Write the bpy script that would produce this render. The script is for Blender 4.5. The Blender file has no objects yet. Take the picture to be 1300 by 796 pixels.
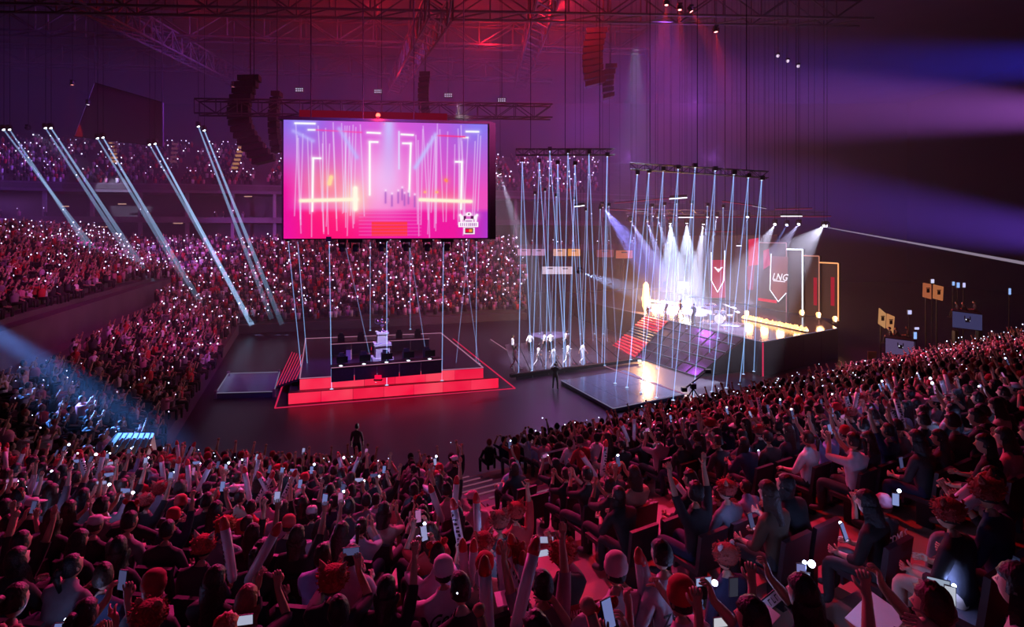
import bpy, math, random
import numpy as np
from mathutils import Vector, Matrix, noise
random.seed(7)
RNG = np.random.default_rng(5)
SC = bpy.context.scene
COL = SC.collection
pi = math.pi
rad = math.radians

# ------------------------------------------------------------------ camera
F = 690.0            # focal length in pixels of the 1300x796 frame
HY = 304.0           # horizon row
CZ = 10.0            # camera height above the arena floor
cd = bpy.data.cameras.new('camera'); cd.sensor_width = 36; cd.lens = F / 1300 * 36
cd.shift_y = -(398 - HY) / 1300; cd.clip_end = 600; cd.clip_start = 0.1
cam = bpy.data.objects.new('camera', cd); COL.objects.link(cam)
cam.location = (0, 0, CZ); cam.rotation_euler = (pi / 2, 0, 0)
SC.camera = cam

# ------------------------------------------------------------------ render look, world
SC.view_settings.view_transform = 'Standard'
SC.view_settings.look = 'None'
SC.view_settings.gamma = 1
SC.view_settings.exposure = 0
SC.view_settings.use_curve_mapping = False
SC.cycles.max_bounces = 4; SC.cycles.diffuse_bounces = 1; SC.cycles.glossy_bounces = 2
SC.cycles.transparent_max_bounces = 48; SC.cycles.volume_bounces = 0
SC.cycles.sample_clamp_indirect = 2.0
W = bpy.data.worlds.new('world'); SC.world = W; W.use_nodes = True
W.node_tree.nodes['Background'].inputs[0].default_value = (0.0, 0.0, 0.0, 1)
W.node_tree.nodes['Background'].inputs[1].default_value = 0

def at(px, py, Y):
    """point seen at pixel (px,py) at distance Y"""
    return Vector(((px - 650) / F * Y, Y, CZ - (py - HY) / F * Y))
def on(px, py, z=0.0):
    """point seen at pixel (px,py) lying at height z"""
    return at(px, py, F * (CZ - z) / (py - HY))

def lamp(kind, loc, energy, color, target=None, size=0.3, angle=30, blend=0.5, name='lamp', parent=None, spread=None):
    l = bpy.data.lights.new(name, kind); l.energy = energy; l.color = color
    if kind == 'SPOT':
        l.spot_size = rad(angle); l.spot_blend = blend; l.shadow_soft_size = size
    elif kind == 'POINT': l.shadow_soft_size = size
    elif kind == 'AREA':
        l.shape = 'DISK'; l.size = size
        if spread: l.spread = rad(spread)
    if name == 'flame_light': l.specular_factor = .15
    o = bpy.data.objects.new(name, l); COL.objects.link(o); o.location = loc
    if target is not None:
        o.rotation_euler = (Vector(target) - Vector(loc)).to_track_quat('-Z', 'Y').to_euler()
    if parent is not None:
        o.parent = parent; o.location = Vector(loc) - parent.location
    return o

# unseen lamps without fixtures: red and pink audience washes, violet fill and arena wash
RED = (1, .02, .04); PINK = (1, .04, .22); VIO = (.42, .08, 1); BLU = (.08, .12, 1); ICE = (.62, .75, 1)
lamp('SPOT', (-11.5, 24, 15), 9000, (1, .03, .26), (-8, 10, 5), size=.3, angle=62, blend=1, name='audience_wash')
lamp('SPOT', (-4, 25, 16), 18000, (1, .04, .24), (-2.5, 9.5, 5.5), size=.3, angle=46, blend=1, name='audience_wash')
lamp('SPOT', (6, 27, 16), 14000, (1, .05, .22), (6.5, 13, 4), size=.3, angle=48, blend=1, name='audience_wash')
lamp('SPOT', (19, 31, 18), 12000, (1, .16, .5), (22, 28, 3), size=.3, angle=66, blend=1, name='audience_wash')
lamp('SPOT', (4, 17, 19), 6500, (1, .012, .015), (3.4, 7.2, 5), size=.3, angle=30, blend=1, name='aisle_wash')
lamp('SPOT', (10, 44, 26), 26000, (.55, .68, 1), (8.3, 36.5, 0), size=.3, angle=22, blend=.8, name='deck_wash')  # unseen lamp added to lay a blue-white sheen on the mirrored deck
lamp('SPOT', (-4, 38, 20), 65000, (.9, .85, 1), (3.0, 45, 1), size=.3, angle=25, blend=.8, name='walkway_wash')
lamp('SPOT', (-6, -7, 17), 170, (.35, .3, 1), (-2, 10, 5), size=2, angle=90, blend=1, name='violet_fill')
lamp('SPOT', (-6, 26, 24), 30000, (.28, .1, 1), (-14, 46, 0), size=1.5, angle=50, blend=1, name='floor_wash')
lamp('SPOT', (16, 56, 33), 14000, (.4, .12, 1), (10, 46, 0), size=1.5, angle=75, blend=1, name='floor_wash')
lamp('SPOT', (-2, 17, 27), 36000, (.8, .07, .5), (-34, 46, 3), size=1.5, angle=42, blend=1, name='stand_wash')
lamp('SPOT', (6, 17, 27), 60000, (.95, .09, .5), (-26, 76, 5), size=1.5, angle=44, blend=1, name='stand_wash')
lamp('SPOT', (0, 17, 27), 10000, (.5, .06, .6), (-46, 92, 22), size=1.5, angle=44, blend=1, name='stand_wash')

# ------------------------------------------------------------------ materials
def lin(c):
    return tuple((x / 12.92 if x <= .04045 else ((x + .055) / 1.055) ** 2.4) for x in c)
def hexc(h):
    h = h.lstrip('#'); return lin(tuple(int(h[i:i + 2], 16) / 255 for i in (0, 2, 4)))
MATS = {}
def mat(name, color, rough=.6, metal=0, var=.25, scale=6, bump=0, objcol=False, spec=.5):
    if name in MATS: return MATS[name]
    m = bpy.data.materials.new(name); m.use_nodes = True; nt = m.node_tree
    b = nt.nodes['Principled BSDF']
    b.inputs['Roughness'].default_value = rough; b.inputs['Metallic'].default_value = metal
    b.inputs['Specular IOR Level'].default_value = spec
    tc = nt.nodes.new('ShaderNodeTexCoord'); nz = nt.nodes.new('ShaderNodeTexNoise'); nz.inputs['Scale'].default_value = scale
    nz.inputs['Detail'].default_value = 3
    nt.links.new(tc.outputs['Object'], nz.inputs['Vector'])
    mr = nt.nodes.new('ShaderNodeMapRange'); mr.inputs['To Min'].default_value = 1 - var; mr.inputs['To Max'].default_value = 1 + var
    nt.links.new(nz.outputs[0], mr.inputs[0])
    mx = nt.nodes.new('ShaderNodeMix'); mx.data_type = 'RGBA'; mx.blend_type = 'MULTIPLY'; mx.inputs[0].default_value = 1
    if objcol:
        oi = nt.nodes.new('ShaderNodeObjectInfo'); nt.links.new(oi.outputs['Color'], mx.inputs[6])
    else: mx.inputs[6].default_value = (*color, 1)
    nt.links.new(mr.outputs[0], mx.inputs[7]); nt.links.new(mx.outputs[2], b.inputs['Base Color'])
    if bump:
        bp = nt.nodes.new('ShaderNodeBump'); bp.inputs['Strength'].default_value = bump; bp.inputs['Distance'].default_value = .02
        nt.links.new(nz.outputs[0], bp.inputs['Height']); nt.links.new(bp.outputs[0], b.inputs['Normal'])
    MATS[name] = m; return m
def vmat(name, rough=.8):
    """cloth / skin / hair of the massed crowd, colours per person"""
    m = bpy.data.materials.new(name); m.use_nodes = True; nt = m.node_tree; b = nt.nodes['Principled BSDF']
    a = nt.nodes.new('ShaderNodeVertexColor'); a.layer_name = 'Col'; nt.links.new(a.outputs[0], b.inputs['Base Color'])
    b.inputs['Roughness'].default_value = rough; return m
def emat(name, color, strength=1.0, sample=False, objcol=False):
    if name in MATS: return MATS[name]
    m = bpy.data.materials.new(name); m.use_nodes = True; nt = m.node_tree; nt.nodes.clear()
    o = nt.nodes.new('ShaderNodeOutputMaterial'); e = nt.nodes.new('ShaderNodeEmission')
    e.inputs[0].default_value = (*color, 1); e.inputs[1].default_value = strength
    if objcol:
        oi = nt.nodes.new('ShaderNodeObjectInfo'); nt.links.new(oi.outputs['Color'], e.inputs[0])
    nt.links.new(e.outputs[0], o.inputs[0])
    m.cycles.emission_sampling = 'AUTO' if sample else 'NONE'
    MATS[name] = m; return m
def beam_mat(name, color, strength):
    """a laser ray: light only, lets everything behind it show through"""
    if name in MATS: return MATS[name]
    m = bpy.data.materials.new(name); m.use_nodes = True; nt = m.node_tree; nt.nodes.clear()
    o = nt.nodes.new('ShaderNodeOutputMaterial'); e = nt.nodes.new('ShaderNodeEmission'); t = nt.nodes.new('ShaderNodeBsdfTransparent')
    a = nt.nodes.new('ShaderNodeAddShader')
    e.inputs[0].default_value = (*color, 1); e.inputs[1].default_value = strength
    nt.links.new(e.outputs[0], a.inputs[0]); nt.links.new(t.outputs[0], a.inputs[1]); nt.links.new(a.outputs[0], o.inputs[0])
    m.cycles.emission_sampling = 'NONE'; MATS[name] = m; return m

M_floor = mat('arena_floor', (.028, .018, .036), .32, 0, .35, .35)
M_dark = mat('dark_steel', (.02, .018, .022), .5, .3)
M_black = mat('black_cloth', (.012, .01, .014), .9, 0, .3, 3)
M_wire = mat('wire', (.004, .004, .004), .9, 0, .1, spec=.05)
M_roof = mat('roof_sheet', (.07, .05, .06), .8, 0, .4, .2)
M_truss = mat('truss_metal', (.2, .18, .2), .4, .6)
M_conc = mat('stand_concrete', (.12, .1, .11), .8, 0, .3, 1.2, .2)
M_tread = mat('tread_boards', (.26, .12, .09), .6, 0, .3, 2.5, .15)
M_far = mat('far_concrete', (.1, .085, .1), .85, 0, .4, .5)
M_seat = mat('seat_plastic', (.03, .022, .03), .45, 0, .2, 8)
M_glossy = mat('mirror_deck', (.1, .12, .22), .15, .3, .1, .5)
M_deck = mat('stage_deck', (.06, .05, .07), .16, .1, .3, 1)
M_plat = mat('platform_top', (.04, .03, .05), .35, 0, .3, 1)
M_white = mat('white_paint', (.75, .75, .78), .4, 0, .06, 5)
M_silver = mat('polished_silver', (.8, .8, .82), .18, 1, .05, 10)
M_rail = mat('rail_metal', (.5, .48, .5), .35, .6, .1, 8)
M_skin = mat('skin', (.5, .28, .2), .55, 0, .1, 14, 0, objcol=True)
M_cloth = mat('cloth', (.5, .5, .5), .85, 0, .25, 9, .3, objcol=True)
M_hair = mat('hair', (.02, .012, .01), .5, 0, .5, 40, .6, objcol=True)
M_fur = mat('fur', (.4, .02, .02), .9, 0, .6, 60, 1, objcol=True)
M_eye = mat('eye', (.7, .7, .7), .2, 0, .02)
M_pupil = mat('pupil', (.01, .008, .008), .2, 0, .02)
M_plastic = mat('white_inflatable', (.7, .66, .72), .3, 0, .1, 8)
M_ink = mat('black_ink', (.01, .01, .012), .6, 0, .1)
M_redp = mat('red_plastic', (.6, .03, .04), .4, 0, .15, 8)
M_paper = mat('white_card', (.72, .68, .74), .6, 0, .08, 5)
E_white = emat('white_led', lin((.92, .95, 1)), 1.6)
E_flash = emat('phone_flash', (.62, .75, 1), 9)
E_phone = emat('phone_lights', (.68, .62, 1), 4)
E_red = emat('red_led', hexc('#ff1040'), 1.0)
E_redline = emat('red_line', hexc('#e02858'), .8)
E_pinkline = emat('pink_line', hexc('#d890b8'), .6)
E_greyline = emat('pale_line', hexc('#8f86a8'), .6)
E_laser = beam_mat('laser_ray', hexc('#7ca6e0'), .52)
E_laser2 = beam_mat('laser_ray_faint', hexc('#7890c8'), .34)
E_fire = emat('flame', (1, .5, .16), 3.2)
E_core = emat('flame_core', (1, .85, .6), 4)
E_warm = emat('warm_lamp', (1, .5, .25), 1.0)
E_gold = emat('gold_led', hexc('#f0a068'), 1.5)
E_redlamp = emat('red_lamp', (1, .08, .05), 6)

# ------------------------------------------------------------------ mesh helper
class MB:
    def __init__(s): s.v = []; s.f = []; s.m = []; s.mi = 0
    def add(s, vs, fs):
        b = len(s.v); s.v += [tuple(v) for v in vs]; s.f += [tuple(i + b for i in f) for f in fs]; s.m += [s.mi] * len(fs); return s
    def box(s, c, size, ax=(1, 0, 0), ay=None, az=(0, 0, 1)):
        c = Vector(c); ax = Vector(ax).normalized(); az = Vector(az).normalized()
        ay = Vector(ay).normalized() if ay is not None else az.cross(ax).normalized()
        x, y, z = ax * size[0] / 2, ay * size[1] / 2, az * size[2] / 2
        vs = [c + x * i + y * j + z * k for i in (-1, 1) for j in (-1, 1) for k in (-1, 1)]
        return s.add(vs, [(0, 1, 3, 2), (4, 6, 7, 5), (0, 4, 5, 1), (2, 3, 7, 6), (0, 2, 6, 4), (1, 5, 7, 3)])
    def prism(s, poly, z0, z1):
        n = len(poly); vs = [(p[0], p[1], z0) for p in poly] + [(p[0], p[1], z1) for p in poly]
        return s.add(vs, [tuple(range(n - 1, -1, -1)), tuple(range(n, 2 * n))] + [(i, (i + 1) % n, n + (i + 1) % n, n + i) for i in range(n)])
    def hexa(s, bot, top):
        return s.add(list(bot) + list(top), [(3, 2, 1, 0), (4, 5, 6, 7)] + [(i, (i + 1) % 4, 4 + (i + 1) % 4, 4 + i) for i in range(4)])
    def tube(s, p0, p1, r0, r1=None, n=8, cap=True):
        r1 = r0 if r1 is None else r1; p0, p1 = Vector(p0), Vector(p1); d = (p1 - p0)
        if d.length < 1e-6: return s
        d.normalize(); u = d.orthogonal().normalized(); w = d.cross(u)
        vs = [p + (u * math.cos(a) + w * math.sin(a)) * r for p, r in ((p0, r0), (p1, r1)) for a in [2 * pi * i / n for i in range(n)]]
        fs = [(i, (i + 1) % n, n + (i + 1) % n, n + i) for i in range(n)]
        if cap: fs += [tuple(range(n - 1, -1, -1)), tuple(range(n, 2 * n))]
        return s.add(vs, fs)
    def path(s, pts, r, n=6):
        for a, b in zip(pts[:-1], pts[1:]): s.tube(a, b, r, n=n)
        return s
    def lathe(s, prof, c=(0, 0, 0), n=16, axis=None):
        c = Vector(c); vs = []; R = Matrix.Identity(3) if axis is None else Vector(axis).to_track_quat('Z', 'Y').to_matrix()
        for r, z in prof:
            for i in range(n):
                a = 2 * pi * i / n; vs.append(c + R @ Vector((r * math.cos(a), r * math.sin(a), z)))
        fs = [(j * n + i, j * n + (i + 1) % n, (j + 1) * n + (i + 1) % n, (j + 1) * n + i) for j in range(len(prof) - 1) for i in range(n)]
        fs += [tuple(range(n - 1, -1, -1)), tuple((len(prof) - 1) * n + i for i in range(n))]
        return s.add(vs, fs)
    def ball(s, c, r, n=10, m=7, sc=(1, 1, 1)):
        c = Vector(c); prof = []
        vs = [c + Vector((0, 0, -r * sc[2]))]
        for j in range(1, m):
            t = -pi / 2 + pi * j / m
            for i in range(n):
                a = 2 * pi * i / n; vs.append(c + Vector((r * sc[0] * math.cos(t) * math.cos(a), r * sc[1] * math.cos(t) * math.sin(a), r * sc[2] * math.sin(t))))
        vs.append(c + Vector((0, 0, r * sc[2]))); L = len(vs) - 1
        fs = [(0, 1 + (i + 1) % n, 1 + i) for i in range(n)]
        for j in range(m - 2):
            b = 1 + j * n; fs += [(b + i, b + (i + 1) % n, b + n + (i + 1) % n, b + n + i) for i in range(n)]
        b = 1 + (m - 2) * n; fs += [(b + i, b + (i + 1) % n, L) for i in range(n)]
        return s.add(vs, fs)
    def mesh(s, name, mats, smooth=False):
        me = bpy.data.meshes.new(name); me.from_pydata(s.v, [], s.f)
        for m in (mats if isinstance(mats, (list, tuple)) else [mats]): me.materials.append(m)
        if max(s.m or [0]) > 0: me.polygons.foreach_set('material_index', s.m)
        if smooth: me.polygons.foreach_set('use_smooth', [True] * len(me.polygons))
        return me
    def build(s, name, mats, parent=None, smooth=False, kind=None, label=None):
        o = link(name, s.mesh(name, mats, smooth), parent)
        if kind: o['kind'] = kind
        if label: o['label'] = label
        return o
def wloc(o):
    p = Vector(o.location); q = o.parent
    while q is not None: p = p + q.location; q = q.parent
    return p
def link(name, me, parent=None, local=False):
    o = bpy.data.objects.new(name, me); COL.objects.link(o)
    if parent is not None:
        o.parent = parent
        if not local: o.location = -wloc(parent)
    return o
def thing(name, label, cat, loc=(0, 0, 0), group=None, rz=0):
    o = bpy.data.objects.new(name, None); COL.objects.link(o); o.location = loc; o.rotation_euler = (0, 0, rz)
    o['label'] = label; o['category'] = cat; o.empty_display_size = .2
    if group: o['group'] = group
    return o
def tag(o, label, cat=None, group=None, kind=None):
    o['label'] = label
    if cat: o['category'] = cat
    if group: o['group'] = group
    if kind: o['kind'] = kind
    return o
def struct(name, label=None, loc=(0, 0, 0)):
    o = bpy.data.objects.new(name, None); COL.objects.link(o); o.location = loc; o['kind'] = 'structure'
    if label: o['label'] = label
    return o
def text_part(name, body, size, m, parent, mtx, extrude=.003, shear=0, spacing=1):
    """flat lettering as a mesh part; mtx maps its plane (x right, y up) to the parent"""
    c = bpy.data.curves.new(name, 'FONT'); c.body = body; c.size = size; c.align_x = 'CENTER'; c.align_y = 'CENTER'
    c.extrude = extrude; c.shear = shear; c.space_character = spacing; c.resolution_u = 2; c.offset = size * .012
    t = bpy.data.objects.new('tmp', c); COL.objects.link(t)
    me = bpy.data.meshes.new_from_object(t.evaluated_get(bpy.context.evaluated_depsgraph_get()))
    bpy.data.objects.remove(t); me.materials.clear(); me.materials.append(m)
    o = bpy.data.objects.new(name, me); COL.objects.link(o); o.parent = parent; o.matrix_local = mtx
    return o
def frame_mtx(c, right, up):
    right = Vector(right).normalized(); up = Vector(up); up = (up - right * up.dot(right)).normalized(); n = right.cross(up)
    m = Matrix((right, up, n)).transposed().to_4x4(); m.translation = Vector(c); return m
ORD = 'zeroth first second third fourth fifth sixth seventh eighth ninth tenth eleventh twelfth thirteenth fourteenth fifteenth sixteenth seventeenth eighteenth nineteenth'.split()
TENS = {2: 'twenty', 3: 'thirty', 4: 'forty', 5: 'fifty', 6: 'sixty', 7: 'seventy', 8: 'eighty', 9: 'ninety'}
def ordw(n):
    if n < 20: return ORD[n]
    if n % 10 == 0: return TENS[n // 10][:-1] + 'ieth'
    return TENS[n // 10] + '-' + ORD[n % 10]

# ================================================================== SETTING
E1 = Vector((.954, .30, 0)).normalized(); E2 = Vector((-.30, .954, 0)).normalized(); UP = Vector((0, 0, 1))
fb = MB(); fb.box((0, 55, -.25), (190, 150, .5)); o = fb.build('floor', M_floor, kind='structure')
cb = MB(); cb.box((0, 55, 42.2), (190, 150, .4)); cb.build('ceiling', M_roof, kind='structure')
for nm, c, s in (('wall_back', (0, 129, 20), (190, 2, 44)), ('wall_left', (-94, 55, 20), (2, 150, 44)),
                 ('wall_right', (94, 55, 20), (2, 150, 44)), ('wall_front', (0, -19, 20), (190, 2, 44))):
    b = MB(); b.box(c, s); b.build(nm, M_black, kind='structure')
# the haze that fills the arena air
hm = bpy.data.materials.new('haze'); hm.use_nodes = True; nt = hm.node_tree; nt.nodes.clear()
ho = nt.nodes.new('ShaderNodeOutputMaterial'); hv = nt.nodes.new('ShaderNodeVolumeScatter')
hv.inputs['Density'].default_value = .0042; hv.inputs['Anisotropy'].default_value = .25
nt.links.new(hv.outputs[0], ho.inputs['Volume'])
b = MB(); b.box((0, 80.3, 20.9), (185, 94.6, 41.7)); o = b.build('haze', hm, kind='stuff'); o['label'] = 'thin stage haze filling the air over the floor and the far stands'; o['category'] = 'haze'
b = MB(); b.box((-52.3, 26.4, 8), (80, 13, 15.9)); o = b.build('haze', hm, kind='stuff'); o['label'] = 'thin haze drifting over the front end of the left stand'; o['category'] = 'haze'

# ---- seating bowl: four straight sides, rows stepping up and away from the floor
class Side:
    def __init__(s, p, d, n): s.p = Vector((*p, 0)); s.d = Vector((*d, 0)).normalized(); s.n = Vector((*n, 0)).normalized()
SB = Side((-2.1, 18.2), (.867, .498), (.498, -.867))
SA = Side((-5.1, 17.5), (.994, -.11), (-.11, -.994))
SL = Side((-15, 22.5), (-.37, .93), (-.93, -.37))
SF = Side((-1, 66.8), (.954, .32), (-.32, .954))
SE = Side((62, 60), (-.527, .85), (.85, .527))
def meet(a, sa, b, sb):
    p = a.p + a.n * sa; q = b.p + b.n * sb
    den = a.d.x * b.d.y - a.d.y * b.d.x; t = ((q.x - p.x) * b.d.y - (q.y - p.y) * b.d.x) / den
    return p + a.d * t
def near_z(s): return 1.9 + .27 * s / .85 * 1.0 if s > 0 else 1.9
RD = .85
def row_z(side, k):
    if side in (SA, SB): return 1.9 + .27 * k
    if side is SL: return .9 + .34 * k + (1.6 if k >= 9 else 0)
    return .9 + .36 * k
def rows_of(side, n, a0, a1, holder, m, name='tread'):
    """a0/a1: functions s -> end point on the front line offset s"""
    for k in range(n):
        s0, s1 = k * RD, (k + 1) * RD
        P = [a0(s0), a1(s0), a1(s1), a0(s1)]; z = row_z(side, k); zb = row_z(side, k - 1) - .25 if k else -.0
        if side.n.cross(side.d).z > 0: P = P[::-1]
        b = MB(); b.prism(P, zb, z); b.build(name, m, holder)
bowl = struct('seating_stand_near', 'stepped audience stand nearest the camera with reddish boards underfoot')
rows_of(SB, 24, lambda s: meet(SA, s, SB, s), lambda s: SB.p + SB.n * s + SB.d * 72, bowl, M_tread)
rows_of(SA, 24, lambda s: meet(SL, s, SA, s), lambda s: meet(SA, s, SB, s), bowl, M_tread)
bowl2 = struct('seating_stand_left', 'stepped lower stand along the left side of the floor')
rows_of(SL, 30, lambda s: meet(SF, s, SL, s), lambda s: meet(SL, s, SA, s), bowl2, M_far)
bowl3 = struct('seating_stand_far', 'stepped lower stand behind the centre platform')
rows_of(SF, 26, lambda s: meet(SL, s, SF, s), lambda s: SF.p + SF.n * s + SF.d * 3, bowl3, M_far)

# ---- upper levels on the far side: two suite levels and an upper tier
FAC = [Vector(p) for p in ((-92, 70, 0), (-66, 80, 0), (-40, 84, 0), (-12, 90, 0), (14, 99, 0), (34, 107, 0))]
def offp(i, s):
    if i == 0: d = (FAC[1] - FAC[0]).normalized(); n = Vector((-d.y, d.x, 0)); return FAC[0] + n * s
    if i == len(FAC) - 1: d = (FAC[-1] - FAC[-2]).normalized(); n = Vector((-d.y, d.x, 0)); return FAC[-1] + n * s
    d1 = (FAC[i] - FAC[i - 1]).normalized(); d2 = (FAC[i + 1] - FAC[i]).normalized()
    n = Vector((-(d1 + d2).y, (d1 + d2).x, 0)).normalized(); return FAC[i] + n * s / max(.5, n.dot(Vector((-d1.y, d1.x, 0))))
M_fascia = mat('fascia_panel', (.16, .12, .17), .6, 0, .3, .6)
suite = struct('suite_levels', 'two dark levels of hospitality suites under the upper tier')
for i in range(len(FAC) - 1):
    for z, h in ((8.2, .9), (12.7, .7), (17.2, 1.2)):
        b = MB(); b.prism([offp(i, 0), offp(i + 1, 0), offp(i + 1, 7), offp(i, 7)], z, z + .35)
        b.prism([offp(i, -.2), offp(i + 1, -.2), offp(i + 1, 0), offp(i, 0)], z - .15, z + h)
        b.build('balcony', M_fascia, suite)
    b = MB(); b.prism([offp(i, 6.8), offp(i + 1, 6.8), offp(i + 1, 7.2), offp(i, 7.2)], 0, 18); b.build('rear_partition', M_far, suite)
    n = max(2, int((FAC[i + 1] - FAC[i]).length / 5.4))
    for j in range(n):
        t = (j + .5) / n; p = offp(i, 1.2).lerp(offp(i + 1, 1.2), t); d = (FAC[i + 1] - FAC[i]).normalized()
        for z in (8.5, 13):
            b = MB(); b.box((p.x, p.y, z + 2.1), (.45, .45, 4.2), ax=d); b.build('column', mat('suite_column', (.32, .26, .34), .7), suite)
concourse = MB()
for i in range(len(FAC) - 1): concourse.prism([offp(i, -14 if i else -8), offp(i + 1, -14 if i else -14), offp(i + 1, 0), offp(i, 0)], 7.0, 7.4)
upper = struct('upper_tier', 'steep upper tier of seating above the suites')
UR = 15
def up_z(k): return 18.2 + .58 * k
for k in range(UR):
    b = MB()
    for i in range(len(FAC) - 1):
        b.prism([offp(i, k * .95 - .4), offp(i + 1, k * .95 - .4), offp(i + 1, k * .95 + .55), offp(i, k * .95 + .55)], up_z(k) - .7, up_z(k))
    b.build('tread', M_far, upper)

# ---- roof steelwork
M_tr = mat('roof_steel', (.06, .045, .05), .6, .3)
def truss(label, p, q, h=1.8, w=1.2, bays=14, m=None, name='roof_truss', r=.09, cat='truss', group=None):
    m = m or M_tr; p, q = Vector(p), Vector(q); t = thing(name, label, cat, (p + q) / 2, group)
    d = (q - p).normalized(); sd = d.cross(UP).normalized() * w / 2; u = UP * h / 2
    for s1 in (-1, 1):
        for s2 in (-1, 1):
            b = MB(); b.tube(p + sd * s1 + u * s2, q + sd * s1 + u * s2, r, n=6); b.build('chord', m, t)
    b = MB()
    for i in range(bays):
        a, c = p.lerp(q, i / bays), p.lerp(q, (i + 1) / bays)
        for s1 in (-1, 1):
            sg = 1 if i % 2 else -1
            b.tube(a + sd * s1 - u * sg, c + sd * s1 + u * sg, r * .6, n=5); b.tube(a + sd * s1 - u, a + sd * s1 + u, r * .6, n=5)
        b.tube(a - sd + u, c + sd + u, r * .6, n=5); b.tube(a - sd - u, c + sd - u, r * .6, n=5)
    b.build('bracing', m, t, kind='stuff')
    for f_ in (.15, .5, .85):
        v_ = p.lerp(q, f_)
        if v_.z < 41: b = MB(); b.tube(v_ + u, Vector((v_.x, v_.y, 41.9)), .03, n=4); b.build('hanging_cable', M_wire, t)
    return t
truss('deep roof truss crossing over the upper tier at the far end', at(-300, 60, 84) , at(700, 92, 92), 3, 2, 22, r=.16)
truss('second roof truss, crossing above the big screen', at(-200, 20, 66), at(820, 52, 74), 3, 2, 22, r=.15)
truss('long roof truss nearest the camera overhead', at(-100, -10, 50), at(1100, 12, 54), 2.6, 2, 24, r=.13)
truss('lower rigging truss just above the top edge of the big screen', at(250, 136, 46), at(700, 142, 50), 1.2, 1, 18, r=.07)
truss('slanting roof truss running from the near roof to the far wall left of centre', at(560, 5, 46), at(500, 110, 95), 2.4, 2, 18, r=.13)
truss('slanting roof truss running to the far wall right of centre', at(700, -30, 46), at(660, 105, 100), 2.4, 2, 18, r=.13)
truss('slanting roof truss at the left running towards the far corner', at(60, -30, 46), at(300, 100, 92), 2.4, 2, 18, r=.13)

# ================================================================== BIG SCREEN
def screen_mesh(name, c00, c10, c01, W_, H_, fn):
    """emissive picture: grid with a colour per vertex; c00 bottom-left, c10 bottom-right, c01 top-left"""
    c00, c10, c01 = Vector(c00), Vector(c10), Vector(c01)
    u = np.linspace(0, 1, W_); v = np.linspace(0, 1, H_); U, V = np.meshgrid(u, v)
    P = (np.array(c00)[None, None] + U[..., None] * np.array(c10 - c00) + V[..., None] * np.array(c01 - c00)).reshape(-1, 3)
    idx = np.arange(W_ * H_).reshape(H_, W_); q = np.stack([idx[:-1, :-1], idx[:-1, 1:], idx[1:, 1:], idx[1:, :-1]], -1).reshape(-1, 4)
    me = bpy.data.meshes.new(name); me.from_pydata(P.tolist(), [], q.tolist())
    col = fn(U, 1 - V).reshape(-1, 3); ca = me.color_attributes.new('Col', 'FLOAT_COLOR', 'POINT')
    col = np.where(col <= .04045, col / 12.92, ((np.clip(col, 0, 1) + .055) / 1.055) ** 2.4)
    ca.data.foreach_set('color', np.concatenate([col, np.ones((len(col), 1))], 1).ravel().astype('f'))
    m = bpy.data.materials.new(name + '_led'); m.use_nodes = True; nt = m.node_tree; nt.nodes.clear()
    oo = nt.nodes.new('ShaderNodeOutputMaterial'); e = nt.nodes.new('ShaderNodeEmission'); a = nt.nodes.new('ShaderNodeVertexColor'); a.layer_name = 'Col'
    nt.links.new(a.outputs[0], e.inputs[0]); nt.links.new(e.outputs[0], oo.inputs[0]); e.inputs[1].default_value = 1.0; me.materials.append(m)
    return me
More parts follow.
